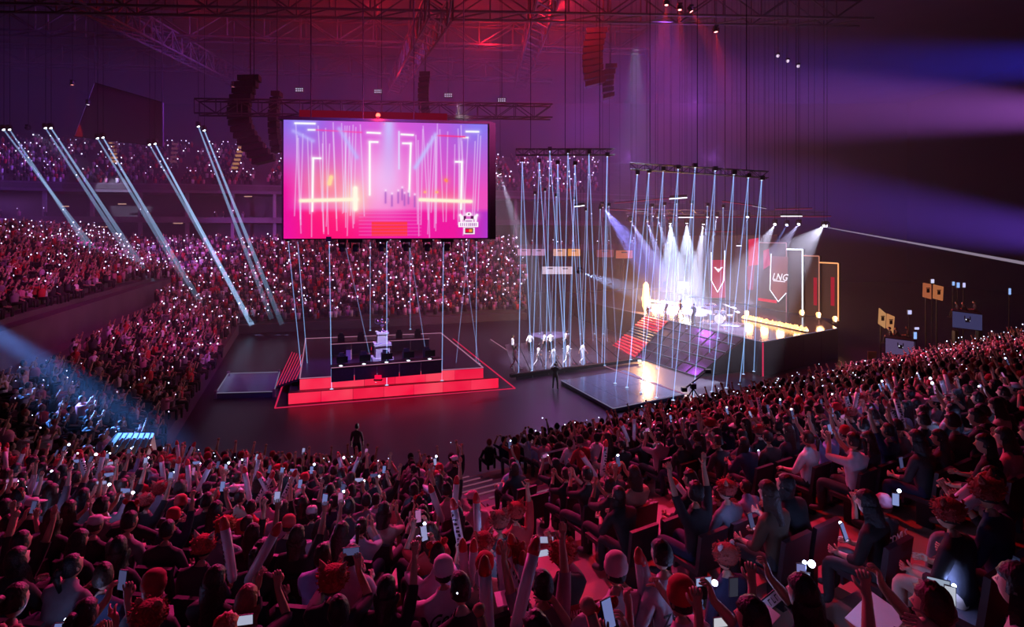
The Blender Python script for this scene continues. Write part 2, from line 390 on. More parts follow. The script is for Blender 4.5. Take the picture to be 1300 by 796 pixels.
def big_picture(U, V):
    # live picture of the stage; U,V in 0..1 with V downward.  px = U*258, py = V*150
    X = U * 258; Y = V * 150
    def mixc(a, b, t): return a * (1 - t[..., None]) + b * t[..., None]
    c = lambda h: np.array([int(h[i:i + 2], 16) / 255 for i in (1, 3, 5)])
    top = mixc(c('#9a5ce0'), c('#e055d8'), np.clip(np.abs(X - 129) * -1 / 129 + 1, 0, 1))
    bl = np.exp(-((X - 22) / 26) ** 2) * np.clip(1 - V * 1.4, 0, 1); br = np.exp(-((X - 245) / 26) ** 2) * np.clip(1.15 - V * 1.3, 0, 1)
    top = mixc(top, c('#8a7cf4'), np.clip(bl + br, 0, 1) * .9)
    mid = mixc(c('#f050c0'), c('#f77ac8'), np.exp(-((X - 110) / 60) ** 2))
    bot = mixc(c('#f01aa0'), c('#ff1478'), np.exp(-((X - 60) / 50) ** 2)); bot = mixc(bot, c('#b438cc'), np.clip((X - 215) / 43, 0, 1))
    img = mixc(top, mid, np.clip((V - .05) / .55, 0, 1)); img = mixc(img, bot, np.clip((V - .74) / .04, 0, 1) * 1.0)
    img = mixc(img, c('#f012a0'), np.clip(1 - X / 26, 0, 1) * np.clip((V - .3) / .3, 0, 1))
    def add(a, col, g): return a + (col - a) * np.clip(g, 0, 1)[..., None]
    img = add(img, c('#fcb8f0'), np.exp(-((X - 122) / 34) ** 2) * np.exp(-((V - .5) / .28) ** 2) * .95)
    img = add(img, c('#c8c0ff'), np.exp(-((X - 130) / (8 + Y * .06)) ** 2) * np.clip(1.1 - V * 1.6, 0, 1) * .9)
    img = add(img, c('#ff9a80'), np.exp(-((X - 50) / 30) ** 2) * np.exp(-((V - .55) / .2) ** 2) * .55)
    img = add(img, c('#ffc8a8'), np.exp(-((X - 86) / 18) ** 2) * np.exp(-((V - .66) / .14) ** 2) * .8)
    img = add(img, c('#ff7060'), np.exp(-((X - 205) / 24) ** 2) * np.exp(-((V - .66) / .1) ** 2) * .4)
    # row of light trails
    rs = np.random.default_rng(3)
    xs = list(rs.uniform(8, 100, 17)) + list(rs.uniform(165, 250, 17)) + [72, 76, 80, 84, 88, 176, 180, 184, 188]
    for i, x in enumerate(xs):
        sl = rs.uniform(-9, 9); y0 = rs.uniform(0, 30); y1 = rs.uniform(110, 150); xx = x + sl * (V - .3)
        g = np.exp(-((X - xx) / .75) ** 2) * (Y > y0) * (Y < y1); img = add(img, c('#f0d8ff'), g * .6)
    # grid of steps and the floor edge
    for k in range(7):
        y = 118 + k * 4.6; img = add(img, c('#f080d0'), np.exp(-((Y - y) / .6) ** 2) * (X > 92) * (X < 172) * .6)
    img = add(img, c('#ff3838'), ((X > 108) & (X < 154) & (Y > 128) & (Y < 147)) * (.55 + .4 * (np.sin(Y * 1.5) > 0)))
    # portal frames (white)
    def seg(x0, y0, x1, y1, w=1.1, col='#ffffff', k=1.0):
        nonlocal img
        dx, dy = x1 - x0, y1 - y0; L2 = dx * dx + dy * dy; t = np.clip(((X - x0) * dx + (Y - y0) * dy) / L2, 0, 1)
        d = np.hypot(X - x0 - t * dx, Y - y0 - t * dy); img = add(img, c(col), (np.exp(-(d / w) ** 2) * 1.2 + .25 * np.exp(-(d / (w * 3.2)) ** 2)) * k)
    seg(106, 26, 106, 94); seg(106, 26, 116, 26); seg(158, 27, 156, 95); seg(158, 27, 148, 27); seg(36, 48, 35, 115); seg(36, 48, 45, 48)
    seg(224, 50, 223, 112); seg(224, 50, 216, 50); seg(14, 4, 38, 4); seg(30, 12, 38, 12, k=.8); seg(103, 14, 119, 14.5); seg(146, 15.5, 161, 16)
    seg(230, 10, 246, 10); seg(226, 18, 232, 18, k=.8); seg(143, 12, 143, 60, .9, '#e0d8ff', .8); seg(40, 12, 96, 14, .7, '#ff40a0', .6); seg(192, 16, 228, 17, .7, '#ff3080', .8)
    seg(68, 10, 90, 46, 3.0, '#c0b8ff', .5); seg(190, 15, 164, 58, 3.0, '#c8c0ff', .6); seg(12, 14, 36, 26, 2.5, '#c0b8ff', .5)
    # flame jets
    seg(21, 102, 90, 100, 2.2, '#fff4d8'); seg(170, 100, 236, 102, 2.2, '#fff4d8'); seg(88, 86, 88, 112, 3.0, '#fffae8', 1); seg(58, 72, 56, 80, 2.6, '#ffd8a0')
    seg(203, 74, 204, 75, 1.8, '#ff9060'); seg(191, 90, 192, 90, 1.4, '#ffb080'); seg(176, 90, 176.5, 90, 1.4, '#ffb080')
    # people and instruments in the picture
    for x, y in ((126, 96), (134, 100), (142, 96), (150, 99), (155, 97), (147, 92), (163, 101)):
        seg(x, y - 5, x, y + 8, 1.2, '#a858c0', .55); seg(x, y - 8, x + .3, y - 8, 1.2, '#ffe0ff', .7)
    # tournament emblem, lower right: winged crest, plate with banner, red shield
    def rect(x0, y0, x1, y1, col, k=1.0):
        nonlocal img; img = add(img, c(col), ((X > x0) & (X < x1) & (Y > y0) & (Y < y1)) * k)
    seg(222, 120, 228, 126, 1.6, '#fff8ff'); seg(244, 120, 238, 126, 1.6, '#fff8ff'); seg(231, 119, 235, 119, 2, '#fff8ff'); seg(223, 123, 224, 130, 1.2, '#fff8ff'); seg(243, 123, 242, 130, 1.2, '#fff8ff')
    rect(226, 121, 230, 127, '#5c1050'); rect(236, 121, 240, 127, '#5c1050'); rect(231, 116, 236, 121, '#fff8ff'); rect(232.5, 117.5, 234.5, 119.5, '#80205c')
    rect(228, 125, 239, 130, '#fff8ff'); rect(229, 126, 238, 129, '#c890c8', .8)
    rect(220, 129, 246, 136, '#fff8ff'); 
    for k in range(9): rect(221.6 + k * 2.6, 130.6, 223.2 + k * 2.6, 134.6, '#b06ab8', .75)
    rect(226, 136, 241, 145, '#fff0f8'); rect(228, 137, 239, 143.5, '#3c0830'); rect(229, 138, 234, 142.5, '#f01040'); rect(234, 138, 238, 142.5, '#f09838')
    return img
SBL = at(360, 303, 33.5); SBR = at(619, 302, 35.1)
STL = SBL + UP * 7.33; STR = SBR + UP * 7.33
sd = (SBR - SBL).normalized(); sb_ = sd.cross(UP) * -1      # pointing away from the camera
if sb_.y < 0: sb_ = -sb_
big = thing('hanging_screen', 'huge hanging screen over the centre platform showing the stage in pink light', 'screen', (SBL + SBR) / 2)
me = screen_mesh('picture', SBL, SBR, STL, 388, 226, big_picture)
me.materials[0].cycles.emission_sampling = 'AUTO'
pic = link('picture', me, big)
ctr = (SBL + STR) / 2
b = MB(); wd = (SBR - SBL).length
b.box(ctr + sb_ * .35 + sd * .12, (wd + .5, .55, 7.5), ax=sd); b.build('housing', M_dark, big)
b = MB(); b.box((SBR + STR) / 2 + sb_ * .05 + sd * .3, (.42, .5, 7.5), ax=sd); b.build('side_frame', M_dark, big)
b = MB(); b.box((STL + STR) / 2 + sb_ * .2 + UP * .1, (wd + .6, .5, .18), ax=sd); b.build('top_frame', M_dark, big)
b = MB(); b.box((STL + STR) / 2 + sb_ * 1.4 + UP * .6 - sd * 1, (wd * .75, .1, .7), ax=sd)
b.build('red_header', emat('red_header', hexc('#6a0a20'), .8), big)
for i in range(4):
    p = STL.lerp(STR, .12 + i * .253) + sb_ * .5
    b = MB(); b.tube(p, p + UP * 14, .04, n=6); b.build('hoist_cable', M_dark, big)
# row of lamp bodies under the screen
for i, (px, w) in enumerate(((447, .9), (480, .7), (512, .7), (540, .7), (566, .8), (430, .5))):
    p = SBL.lerp(SBR, (px - 360) / 259) + sb_ * .6 - UP * .1
    t = thing('moving_light', ('dark moving light hanging under the screen, %s from the left' % ordw(sorted((447, 480, 512, 540, 566, 430)).index(px) + 1)), 'light', p, 'lights under the screen')
    b = MB(); b.box(p - UP * .05, (w, .4, .22), ax=sd); b.build('base', M_dark, t)
    b = MB(); b.box(p - UP * .32 - sd * w * .36, (.08, .2, .4), ax=sd); b.box(p - UP * .32 + sd * w * .36, (.08, .2, .4), ax=sd); b.build('yoke', M_dark, t)
    b = MB(); b.lathe([(.12, -.25), (.2, -.2), (.22, .1), (.15, .24)], p - UP * .5, 10); b.build('head', M_dark, t, smooth=True)
# red warning lamp on top
p = at(480, 150, 34.2); t = thing('red_beacon', 'bright red lamp on the top edge of the big screen', 'lamp', p)
b = MB(); b.lathe([(.12, 0), (.14, .08), (.1, .1)], p, 10); b.build('base', M_dark, t)
b = MB(); b.ball(p + UP * .18, .14); b.build('bulb', E_redlamp, t, smooth=True)
lamp('POINT', p + UP * .2 - sb_ * .3, 500, RED, size=.14, parent=t, name='beacon_light')

# ================================================================== CENTRE PLATFORM
def line_part(pts, r, m, parent, name, closed=False):
    pts = [Vector(p) for p in pts]; b = MB(); n = len(pts)
    for i in range(n if closed else n - 1): b.box((pts[i] + pts[(i + 1) % n]) / 2, ((pts[(i + 1) % n] - pts[i]).length, r * 2, r), ax=pts[(i + 1) % n] - pts[i])
    return b.build(name, m, parent)
UFL, UFR = on(380.5, 481, 1.4), on(613.5, 467, 1.4); UBL, UBR = on(388, 430, 1.4), on(560, 423, 1.4)
ZL = .7
plat = thing('centre_platform', 'black square platform with two glowing red front steps under the big screen', 'platform', ((UFL + UBR) / 2).to_2d().to_3d())
z0 = lambda v, z=0: Vector((v.x, v.y, z))
b = MB(); b.prism([UFL, UFR, UBR, UBL], 0.0, 1.4); b.build('upper_deck', M_plat, plat)
LFL, LFR = on(366, 499, ZL), on(632.7, 479.5, ZL)
LBR = on(575, 436, ZL); LBL = z0(UBL, ZL) + (LFL - z0(UFL, ZL)) * .6
b = MB(); b.prism([LFL, LFR, LBR, LBL], 0.0, ZL); b.build('lower_deck', M_plat, plat)
def red_face(a, b_, zlo, zhi, nm, n):
    d = (b_ - a).normalized(); out = Vector((d.y, -d.x, 0))
    for i in range(n):
        p, q = a.lerp(b_, i / n + .0007), a.lerp(b_, (i + 1) / n - .0007)
        m = MB(); m.box(z0((p + q) / 2, (zlo + zhi) / 2) + out * .03, ((q - p).length, .06, zhi - zlo - .06), ax=d)
        m.build(nm, RF[i % 3], plat)
RF = []
for i, (c1, c2) in enumerate((('#ff3a5c', '#ff1444'), ('#ff4a62', '#ff2050'), ('#fa2c50', '#f01040'))):
    m = emat('red_panel_%d' % i, hexc(c2), .95, sample=True); nt = m.node_tree; e = [n for n in nt.nodes if n.type == 'EMISSION'][0]
    tc = nt.nodes.new('ShaderNodeTexCoord'); nz = nt.nodes.new('ShaderNodeTexNoise'); nz.inputs['Scale'].default_value = .5
    cr = nt.nodes.new('ShaderNodeValToRGB'); cr.color_ramp.elements[0].position = .35; cr.color_ramp.elements[0].color = (*hexc(c2), 1); cr.color_ramp.elements[1].position = .65; cr.color_ramp.elements[1].color = (*hexc(c1), 1)
    nt.links.new(tc.outputs['Object'], nz.inputs[0]); nt.links.new(nz.outputs[0], cr.inputs[0]); nt.links.new(cr.outputs[0], e.inputs[0]); RF.append(m)
red_face(UFL, UFR, ZL, 1.4, 'riser_panel', 6); red_face(LFL, LFR, 0, ZL, 'riser_panel', 7)
red_tread = mat('red_lit_tread', (.3, .04, .06), .3, 0, .2, 2)
b = MB(); d_ = (LFR - LFL).normalized(); b.prism([LFL + UP * 0, LFR, z0(UFR), z0(UFL)], ZL, ZL + .012); b.build('tread', red_tread, plat)
line_part([v + UP * .02 for v in (UFL, UFR, UBR, UBL)], .035, E_pinkline, plat, 'edge_light', True)
o1, o2, o3, o4 = on(349, 518, .02), on(654, 493, .02), on(575, 430, .02), on(385, 441, .02)
line_part([o1, o2, o3], .04, E_redline, plat, 'floor_light'); line_part([o1, on(371, 452, .02)], .04, E_redline, plat, 'floor_light')
# stepped lights on the left flank
side = thing('side_steps', 'small stair with red glowing treads on the left flank of the centre platform', 'stairs', z0(on(365, 478, 0)))
for k in range(7):
    a = on(351 + k * 4.0, 492 - k * 1.4 - 2, .1 + k * .18); c_ = on(371 + k * 3.0, 447 + k * .8, .1 + k * .18)
    b = MB(); d = (c_ - a); b.box((a + c_) / 2 - UP * .08, (d.length, .3, .16), ax=d); b.build('step', M_plat, side)
    line_part([a, c_], .03, E_redline, side, 'step_light')
ramp = thing('glass_ramp', 'low glossy dark slab on the floor left of the centre platform', 'platform', z0(on(312, 487, 0)))
P4 = [on(274, 499, .35), on(348, 497, .35), on(355, 472, .35), on(290, 474, .35)]
b = MB(); b.prism(P4, 0, .33); b.build('slab', M_glossy, ramp); line_part([p for p in P4], .03, E_greyline, ramp, 'edge_light', True)
for p in P4:
    b = MB(); b.box(p - UP * .1, (.16, .16, .5)); b.build('corner_post', M_rail, ramp)
# desks
def desk(pxa, pya, pxb, pyb, zt, label, n=5):
    a, c_ = on(pxa, pya, zt), on(pxb, pyb, zt); d = (c_ - a); L = d.length; d = d.normalized(); bk = Vector((-d.y, d.x, 0))
    t = thing('player_desk', label, 'desk', z0((a + c_) / 2, 1.4))
    b = MB(); b.box((a + c_) / 2 + bk * .4 - UP * .03, (L, .9, .06), ax=d); b.build('desktop', M_dark, t)
    for i in range(n):
        b = MB(); b.box(a.lerp(c_, (i + .5) / n) - UP * (zt - 1.4) / 2, (L / n - .05, .05, zt - 1.46), ax=d); b.build('front_panel', mat('desk_front', (.16, .1, .18), .4), t)
    line_part([a - bk * .04, c_ - bk * .04], .03, E_pinkline, t, 'edge_light')
    return a, c_, d, bk, L
a, c_, d, bk, L = desk(420, 467, 561, 456, 2.3, 'long black player desk at the front of the centre platform')
for i in range(5):
    p = a.lerp(c_, (i + .5) / 5) + bk * .45
    t = thing('monitor', 'monitor on the front player desk, %s from the left' % ordw(i + 1), 'monitor', p)
    b = MB(); b.box(p + UP * .02, (.3, .2, .04), ax=d); b.box(p + UP * .14, (.06, .05, .24), ax=d); b.build('stand', M_dark, t)
    b = MB(); b.box(p + UP * .34, (.66, .05, .38), ax=d); pn_ = b.build('panel', M_dark, t)
    b = MB(); b.box(p + UP * .34 + bk * .03, (.6, .01, .33), ax=d); b.build('display', emat('monitor_blue', hexc('#405090'), .6), pn_)
    b = MB(); b.ball(p + UP * .06 - bk * .38 - d * .1, .06, sc=(2.0, .6, .8)); b.build('lamp', E_white, t)
a2, c2, d2, bk2, L2 = desk(420, 437, 545, 430, 2.25, 'long black player desk at the back of the centre platform')
def chair(p, face, label):
    t = thing('gaming_chair', label, 'chair', p, 'gaming chairs at the player desks'); r = Vector((face.y, -face.x, 0))
    b = MB(); b.box(p + UP * .48, (.5, .5, .12), ax=r); b.build('seat', M_black, t)
    b = MB(); q = p - face * .26; b.box(q + UP * .9, (.5, .12, .8), ax=r); b.box(q + UP * 1.36, (.32, .12, .2), ax=r); b.build('backrest', mat('chair_leather', (.08, .07, .09), .4), t)
    b = MB(); b.tube(p + UP * .06, p + UP * .45, .04); b.build('post', M_dark, t)
    b = MB()
    for k in range(5):
        an = k * 2 * pi / 5; b.tube(p + UP * .08, p + Vector((math.cos(an) * .3, math.sin(an) * .3, .05)), .03, n=5)
    b.build('base', M_dark, t)
for i in range(5):
    p = a2.lerp(c2, (i + .5) / 5); chair(z0(p - bk2 * -1.0, 1.4), -bk2, 'dark gaming chair at the back desk, %s from the left' % ordw(i + 1))
    p = a.lerp(c_, (i + .5) / 5); chair(z0(p + bk * 1.3, 1.4), -bk, 'dark gaming chair behind the front desk, %s from the left' % ordw(i + 1))
# trophy plinth + trophy
tp = on(485, 463, 1.4); pl = thing('trophy_plinth', 'white three-tier plinth carrying the silver trophy', 'plinth', tp)
s_ = tp.y / F
tiers = ((0, .35, 14), (.35, .28, 24), (.63, 1.0, 17.5), (1.63, .2, 20), (1.83, .75, 12), (2.58, .12, 14.5))
ztop = 0
for (dz, h, wpx) in ((0, .35, 15), (.35, .22, 26), (.57, .8, 17.5), (1.37, .15, 21), (1.52, .62, 12.5), (2.14, .14, 15)):
    w = wpx * s_; b = MB(); b.box(tp + UP * (dz + h / 2), (w, w, h), ax=d)
    b.build('tier', M_white if dz else mat('pink_base', (.5, .2, .3), .5), pl); ztop = dz + h
p = tp + UP * ztop; tr = thing('trophy', 'silver two-handled trophy cup on the white plinth', 'trophy', p)
b = MB(); b.lathe([(.26, 0), (.26, .05), (.1, .1), (.06, .2), (.1, .25), (.05, .3), (.14, .4), (.26, .52), (.3, .7), (.27, .72), (.22, .55), (.02, .45)], p, 20); b.build('cup', M_silver, tr, smooth=True)
for s in (-1, 1):
    b = MB(); b.path([p + d * s * .22 + UP * .5, p + d * s * .42 + UP * .56, p + d * s * .46 + UP * .75, p + d * s * .38 + UP * .9, p + d * s * .28 + UP * .8, p + d * s * .25 + UP * .68], .035, 6); b.build('handle', M_silver, tr, smooth=True)
b = MB(); b.lathe([(.12, .7), (.16, .76), (.06, .84), (.03, .95), (.07, 1.0), (.01, 1.08)], p, 12); b.build('finial', M_silver, tr, smooth=True)
lamp('SPOT', p + Vector((.8, -4, 5.2)), 1500, (.9, .85, 1), p - UP * 1.0, size=.1, angle=26, blend=.6, name='trophy_fill')  # unseen lamp added to whiten the plinth and trophy
# props on the platform
def small(name, label, cat, p, parts):
    t = thing(name, label, cat, p)
    for nm, mm, fn in parts:
        b = MB(); fn(b, Vector(p)); b.build(nm, mm, t, smooth=nm in ('cup', 'bulb'))
    return t
small('equipment_box', 'pale upright case standing left of the trophy plinth', 'case', on(443, 457, 1.4), [('body', M_white, lambda b, p: b.box(p + UP * .4, (.32, .3, .75))), ('lid', M_dark, lambda b, p: b.box(p + UP * .8, (.36, .34, .06)))])
for px, py, w in ((469, 446, .3), (488, 478, .25), (480, 483, .4)):
    small('red_floor_lamp', {469: 'small red glowing lamp beside the trophy plinth', 488: 'small red glowing lamp before the front desk', 480: 'red glowing light bar lying before the front desk'}[px], 'lamp', on(px, py, 1.4), [('base', M_dark, lambda b, p: b.box(p + UP * .04, (w * 1.2, .2, .08))), ('glow', emat('red_spot_glow', hexc('#ff1048'), 1), lambda b, p: b.box(p + UP * .2, (w, .12, .24)))])
for px, py in ((478, 488), (471, 489)):
    pass
# glowing lines on the far floor round the desks
for nm, pts in (('floor_light', [(404, 425), (560, 417)]), ):
    pass

# ================================================================== MAIN STAGE
HS = 2.5
T1 = on(765, 388, HS); T2 = on(968, 434.5, HS); T3 = on(1063, 417, HS)
back = 15
T0 = T1 + E2 * 6
lipd = (T2 - T1).normalized(); inn = Vector((-lipd.y, lipd.x, 0)); 
if inn.x < 0: inn = -inn
stage = thing('main_stage', 'raised glossy main stage with band, flames and banners at the right', 'stage', z0((T1 + T2) / 2 + inn * 5))
T4 = T3 + (T3 - T2).normalized() * 4 + E2 * 4; T5 = T4 + E2 * 32; T6 = T0 + E1 * 2 + E2 * 8
stp = [z0(v) for v in (T2, T3, T4, T5, T6, T0, T1)]
if sum((stp[i].x * stp[(i + 1) % 7].y - stp[(i + 1) % 7].x * stp[i].y) for i in range(7)) < 0: stp = stp[::-1]
b = MB(); b.prism(stp, .0, HS); b.build('deck', M_deck, stage)
line_part([T1 + UP * .02, T2 + UP * .02, T3 + UP * .02], .03, E_greyline, stage, 'edge_light')
b = MB(); c0_ = z0(T2) + Vector((-.04, -.16, 0)); b.tube(c0_ + UP * HS, c0_ + UP * .05, .05, n=6); b.build('corner_light', E_redline, stage)
# side panels of the stage front, right of the corner
for i in range(4):
    p, q = T2.lerp(T3, i / 4), T2.lerp(T3, (i + 1) / 4); dd = (q - p).normalized(); out = Vector((dd.y, -dd.x, 0))
    b = MB(); b.box(z0((p + q) / 2, HS / 2) + out * .04, ((q - p).length - .04, .06, HS - .1), ax=dd); b.build('front_panel', M_plat, stage)
# stairs
sA, sB_ = on(820, 401, HS), on(849, 408, HS); gA, gB = on(778, 440, 0), on(807, 454.5, 0)
st = thing('stage_stairs', 'wide stair with red and white lit treads climbing to the stage', 'stairs', z0((gA + gB) / 2))
NST = 15
E_st_r = emat('stair_red', hexc('#ff3a5c'), .9, sample=True); E_st_w = emat('stair_pale', hexc('#7a7090'), .7)
for i in range(NST):
    t0, t1 = i / NST, (i + 1) / NST; zt = HS * (i + 1) / NST
    a0 = gA.lerp(sA, t0); b0 = gB.lerp(sB_, t0); a1 = gA.lerp(sA, t1); b1 = gB.lerp(sB_, t1)
    b = MB(); b.prism([z0(a0), z0(b0), z0(b1), z0(a1)], 0, zt - .02); b.build('step', M_plat, st)
    redd = i < 6 or i > 9
    b = MB(); dd = (b0 - a0).normalized(); out = Vector((dd.y, -dd.x, 0)); out = out if out.x < 0 else -out
    b.box(z0((a0 + b0) / 2, zt - .06) + out * .02, ((b0 - a0).length - .06, .03, .11 if redd else .05), ax=dd)
    b.build('step_light', E_st_r if redd else E_st_w, st)
    if redd:
        b = MB(); b.prism([z0(a0), z0(b0), z0(b1), z0(a1)], zt - .02, zt); b.build('tread', mat('red_carpet', (.5, .06, .08), .5, 0, .2, 4), st)
# sloping LED ramp between the stairs and the near corner
rp = thing('led_ramp', 'dark sloping ramp with pale grid lines beside the stage stairs', 'ramp', z0(on(850, 470, 0)))
R0, R1 = sB_.copy(), on(945, 429.5, HS); G0, G1 = gB.copy(), on(884, 479, 0)
NU, NV = 6, 5
M_tile = mat('ramp_tile', (.03, .025, .04), .15, .2, .2, 1)
for i in range(NU):
    for j in range(NV):
        def pt(u, v): return G0.lerp(G1, u).lerp(R0.lerp(R1, u), v)
        g = .012; q = [pt(i / NU + g, j / NV + g), pt((i + 1) / NU - g, j / NV + g), pt((i + 1) / NU - g, (j + 1) / NV - g), pt(i / NU + g, (j + 1) / NV - g)]
        n = (q[1] - q[0]).cross(q[3] - q[0]).normalized(); n = n if n.z > 0 else -n
        b = MB(); b.hexa([v - n * .05 for v in q], [v + n * .03 for v in q]); b.build('tile', M_tile, rp)
for j in range(NV + 1):
    v = j / NV; line_part([G0.lerp(R0, v) + UP * .1, G1.lerp(R1, v) + UP * .1], .028, E_greyline, rp, 'grid_light')
b = MB(); n_ = Vector((0, 0, -.06)); b.add([z0(G0), z0(G1), z0(R1), z0(R0), G0 + n_, G1 + n_, R1 + n_, R0 + n_], [(0, 1, 2, 3), (1, 2, 6), (1, 6, 5), (4, 7, 6, 5), (0, 3, 7), (0, 7, 4)]); b.build('underframe', M_dark, rp)
# mirrored deck and walkway
N_, L_, R_, Tt = on(778.5, 519, .25), on(712, 483, .25), on(869, 500.5, .25), on(806, 462, .25)
md = thing('mirror_deck', 'low mirrored deck with violet edge lights in front of the stage ramp', 'deck', z0((N_ + Tt) / 2))
k_ = 4
Tt2 = L_ + (R_ - N_)
for i in range(k_):
    for j in range(k_):
        def pt(u, v): return N_.lerp(R_, u).lerp(L_.lerp(Tt2, u), v)
        g = .0015; q = [pt(i / k_ + g, j / k_ + g), pt((i + 1) / k_ - g, j / k_ + g), pt((i + 1) / k_ - g, (j + 1) / k_ - g), pt(i / k_ + g, (j + 1) / k_ - g)]
        b = MB(); b.prism(q, .02, .25); b.build('mirror_panel', M_glossy, md)
line_part([L_ + UP * .02, N_ + UP * .02, R_ + UP * .02], .03, E_greyline, md, 'edge_light')
line_part([on(768, 465, .27), on(872, 501, .27)], .03, E_pinkline, md, 'edge_light')
wk = thing('walkway', 'pale reflective walkway leading from the centre platform to the stage stairs', 'walkway', z0(on(715, 462, 0)))
wa, wb, wc, wd_ = on(628, 474, .12), on(712, 484, .12), on(812, 455, .12), on(770, 432, .12)
W0, W1, W2, W3 = on(640, 437, .15), on(655, 480, .15), on(806, 456, .15), on(770, 428, .15)
M_walk = mat('walk_panel', (.07, .055, .09), .12, .2, .25, .8)
for i in range(8):
    for j in range(3):
        def pt(u, v): return W1.lerp(W2, u).lerp(W0.lerp(W3, u), v)
        g = .004; q = [pt(i / 8 + g, j / 3 + g), pt((i + 1) / 8 - g, j / 3 + g), pt((i + 1) / 8 - g, (j + 1) / 3 - g), pt(i / 8 + g, (j + 1) / 3 - g)]
        b = MB(); b.prism(q, .01, .15); b.build('floor_panel', M_walk, wk)
line_part([on(623, 431, .12), on(655, 452, .12)], .03, E_pinkline, wk, 'edge_light')
cb_ = thing('cable_cover', 'long black cable cover edging the walkway before the mirrored deck', 'cover', z0(on(730, 472, 0)))
pts = [on(648, 478, .2), on(700, 471.5, .2), on(757, 464.5, .2), on(810, 457.5, .2)]
for p, q in zip(pts[:-1], pts[1:]):
    b = MB(); b.box((p + q) / 2 + UP * .05, ((q - p).length, .3, .22), ax=q - p); b.build('segment', M_black, cb_)
for px in (812,):
    b = MB(); p = on(px, 458, .3); b.box(p, (.25, .2, .12)); b.build('end_light', E_white, cb_)

# ---- portals: row of tall framed panels along the back of the stage, stepping down to the near side
PD = Vector((-.30, .954, 0)).normalized(); PB = Vector((30.1, 50, HS))
PN = Vector((-PD.y, PD.x, 0)); PN = PN if PN.x < 0 else -PN      # towards the floor
M_panel = mat('banner_panel', (.018, .011, .009), .9, 0, .3, .6)
def portal(t0, t1, h, led, lw, label, depth=.0):
    a = PB + PD * t0 + PN * depth; c_ = PB + PD * t1 + PN * depth; t = thing('portal_frame', label, 'frame', (a + c_) / 2)
    b = MB(); b.box((a + c_) / 2 + UP * h / 2 - PN * .15, ((c_ - a).length - .1, .12, h - .1), ax=PD); b.build('panel', M_panel, t)
    b = MB(); b.box(a + UP * h / 2, (.14, .2, h), ax=PD); b.box((a + c_) / 2 + UP * h, ((c_ - a).length, .2, .14), ax=PD); fr_ = b.build('frame', M_dark, t)
    b = MB(); b.box(a + UP * h / 2 + PN * .12, (lw, .03, h), ax=PD); b.box((a + c_) / 2 + UP * h + PN * .12, ((c_ - a).length, .03, lw), ax=PD); b.build('light_strip', led, fr_)
    return a, c_, t
portal(0, 2.1, 5.3, E_gold, .11, 'shortest gold-edged portal panel at the near end of the stage')
portal(2.1, 4.05, 5.9, emat('dim_gold', hexc('#b07060'), 1.3), .1, 'gold-edged portal panel, second from the near end of the stage')
portal(4.05, 6.1, 6.5, emat('white_tube', (.8, .88, 1), 2.2, sample=True), .13, 'portal panel outlined by a thick white light tube')
pa, pc, lng = portal(6.1, 9.9, 7.15, emat('dim_rose', hexc('#a07080'), 1.2), .09, 'tall portal panel bearing the team banner with white lettering')
# red glows seen inside two portals
for px, py in ((1035, 370), (1057, 370)):
    Yc = 51.2 if px < 1050 else 49.3; p = at(px, py, Yc)
    b = MB(); b.box(p, (.35, .05, 2.6), ax=PD); o = b.build('red_light', emat('red_slit', hexc('#c01838'), .7)); tag(o, 'narrow red light panel inside the portal, %s' % ('nearer the white tube' if px < 1050 else 'nearest the stage end'), 'light')
# team banner with an arrow outline
def arrow(cx, t0, w, h, p0, m, name, parent):
    pass
def P_on(px, py, off=.25):
    """pixel onto the portal plane"""
    dx, dz = (px - 650) / F, -(py - HY) / F; o_ = PB + PN * off
    Y = (o_.x * PN.x + o_.y * PN.y) / (dx * PN.x + PN.y); return Vector((dx * Y, Y, CZ + dz * Y))
bn = thing('team_banner', 'red team banner with white outline arrow and white slanted LNG lettering', 'banner', P_on(988, 383))
b = MB(); pp = [P_on(*q, .22) for q in ((977, 325), (1000, 326), (999, 372), (988, 383), (977, 368))]
b.add(pp + [q - PN * .06 for q in pp], [(0, 1, 2, 3, 4), (9, 8, 7, 6, 5)] + [(i, (i + 1) % 5, 5 + (i + 1) % 5, 5 + i) for i in range(5)]); b.build('cloth', mat('banner_cloth', (.12, .03, .04), .7), bn)
b = MB(); q = [P_on(*v, .3) for v in ((979, 322), (977.5, 368), (988, 383), (998, 372))]; b.path(q, .045, 5); b.build('outline_light', E_white, bn)
text_part('lettering', 'LNG', 1.0, emat('letter_white', lin((.95, .92, .97)), 1.1), bn, frame_mtx(P_on(989.5, 352, .34) - wloc(bn), -PD, UP), shear=.35, spacing=1.05)
b = MB(); b.box(P_on(989, 357, .34), (1.6, .02, .1), ax=PD); b.build('underline', MATS['letter_white'], bn)
b = MB(); b.box(P_on(974, 381.5, .3), (2.6, .04, .3), ax=PD); b.build('red_base_light', emat('red_floorlight', hexc('#e02040'), 1), bn)
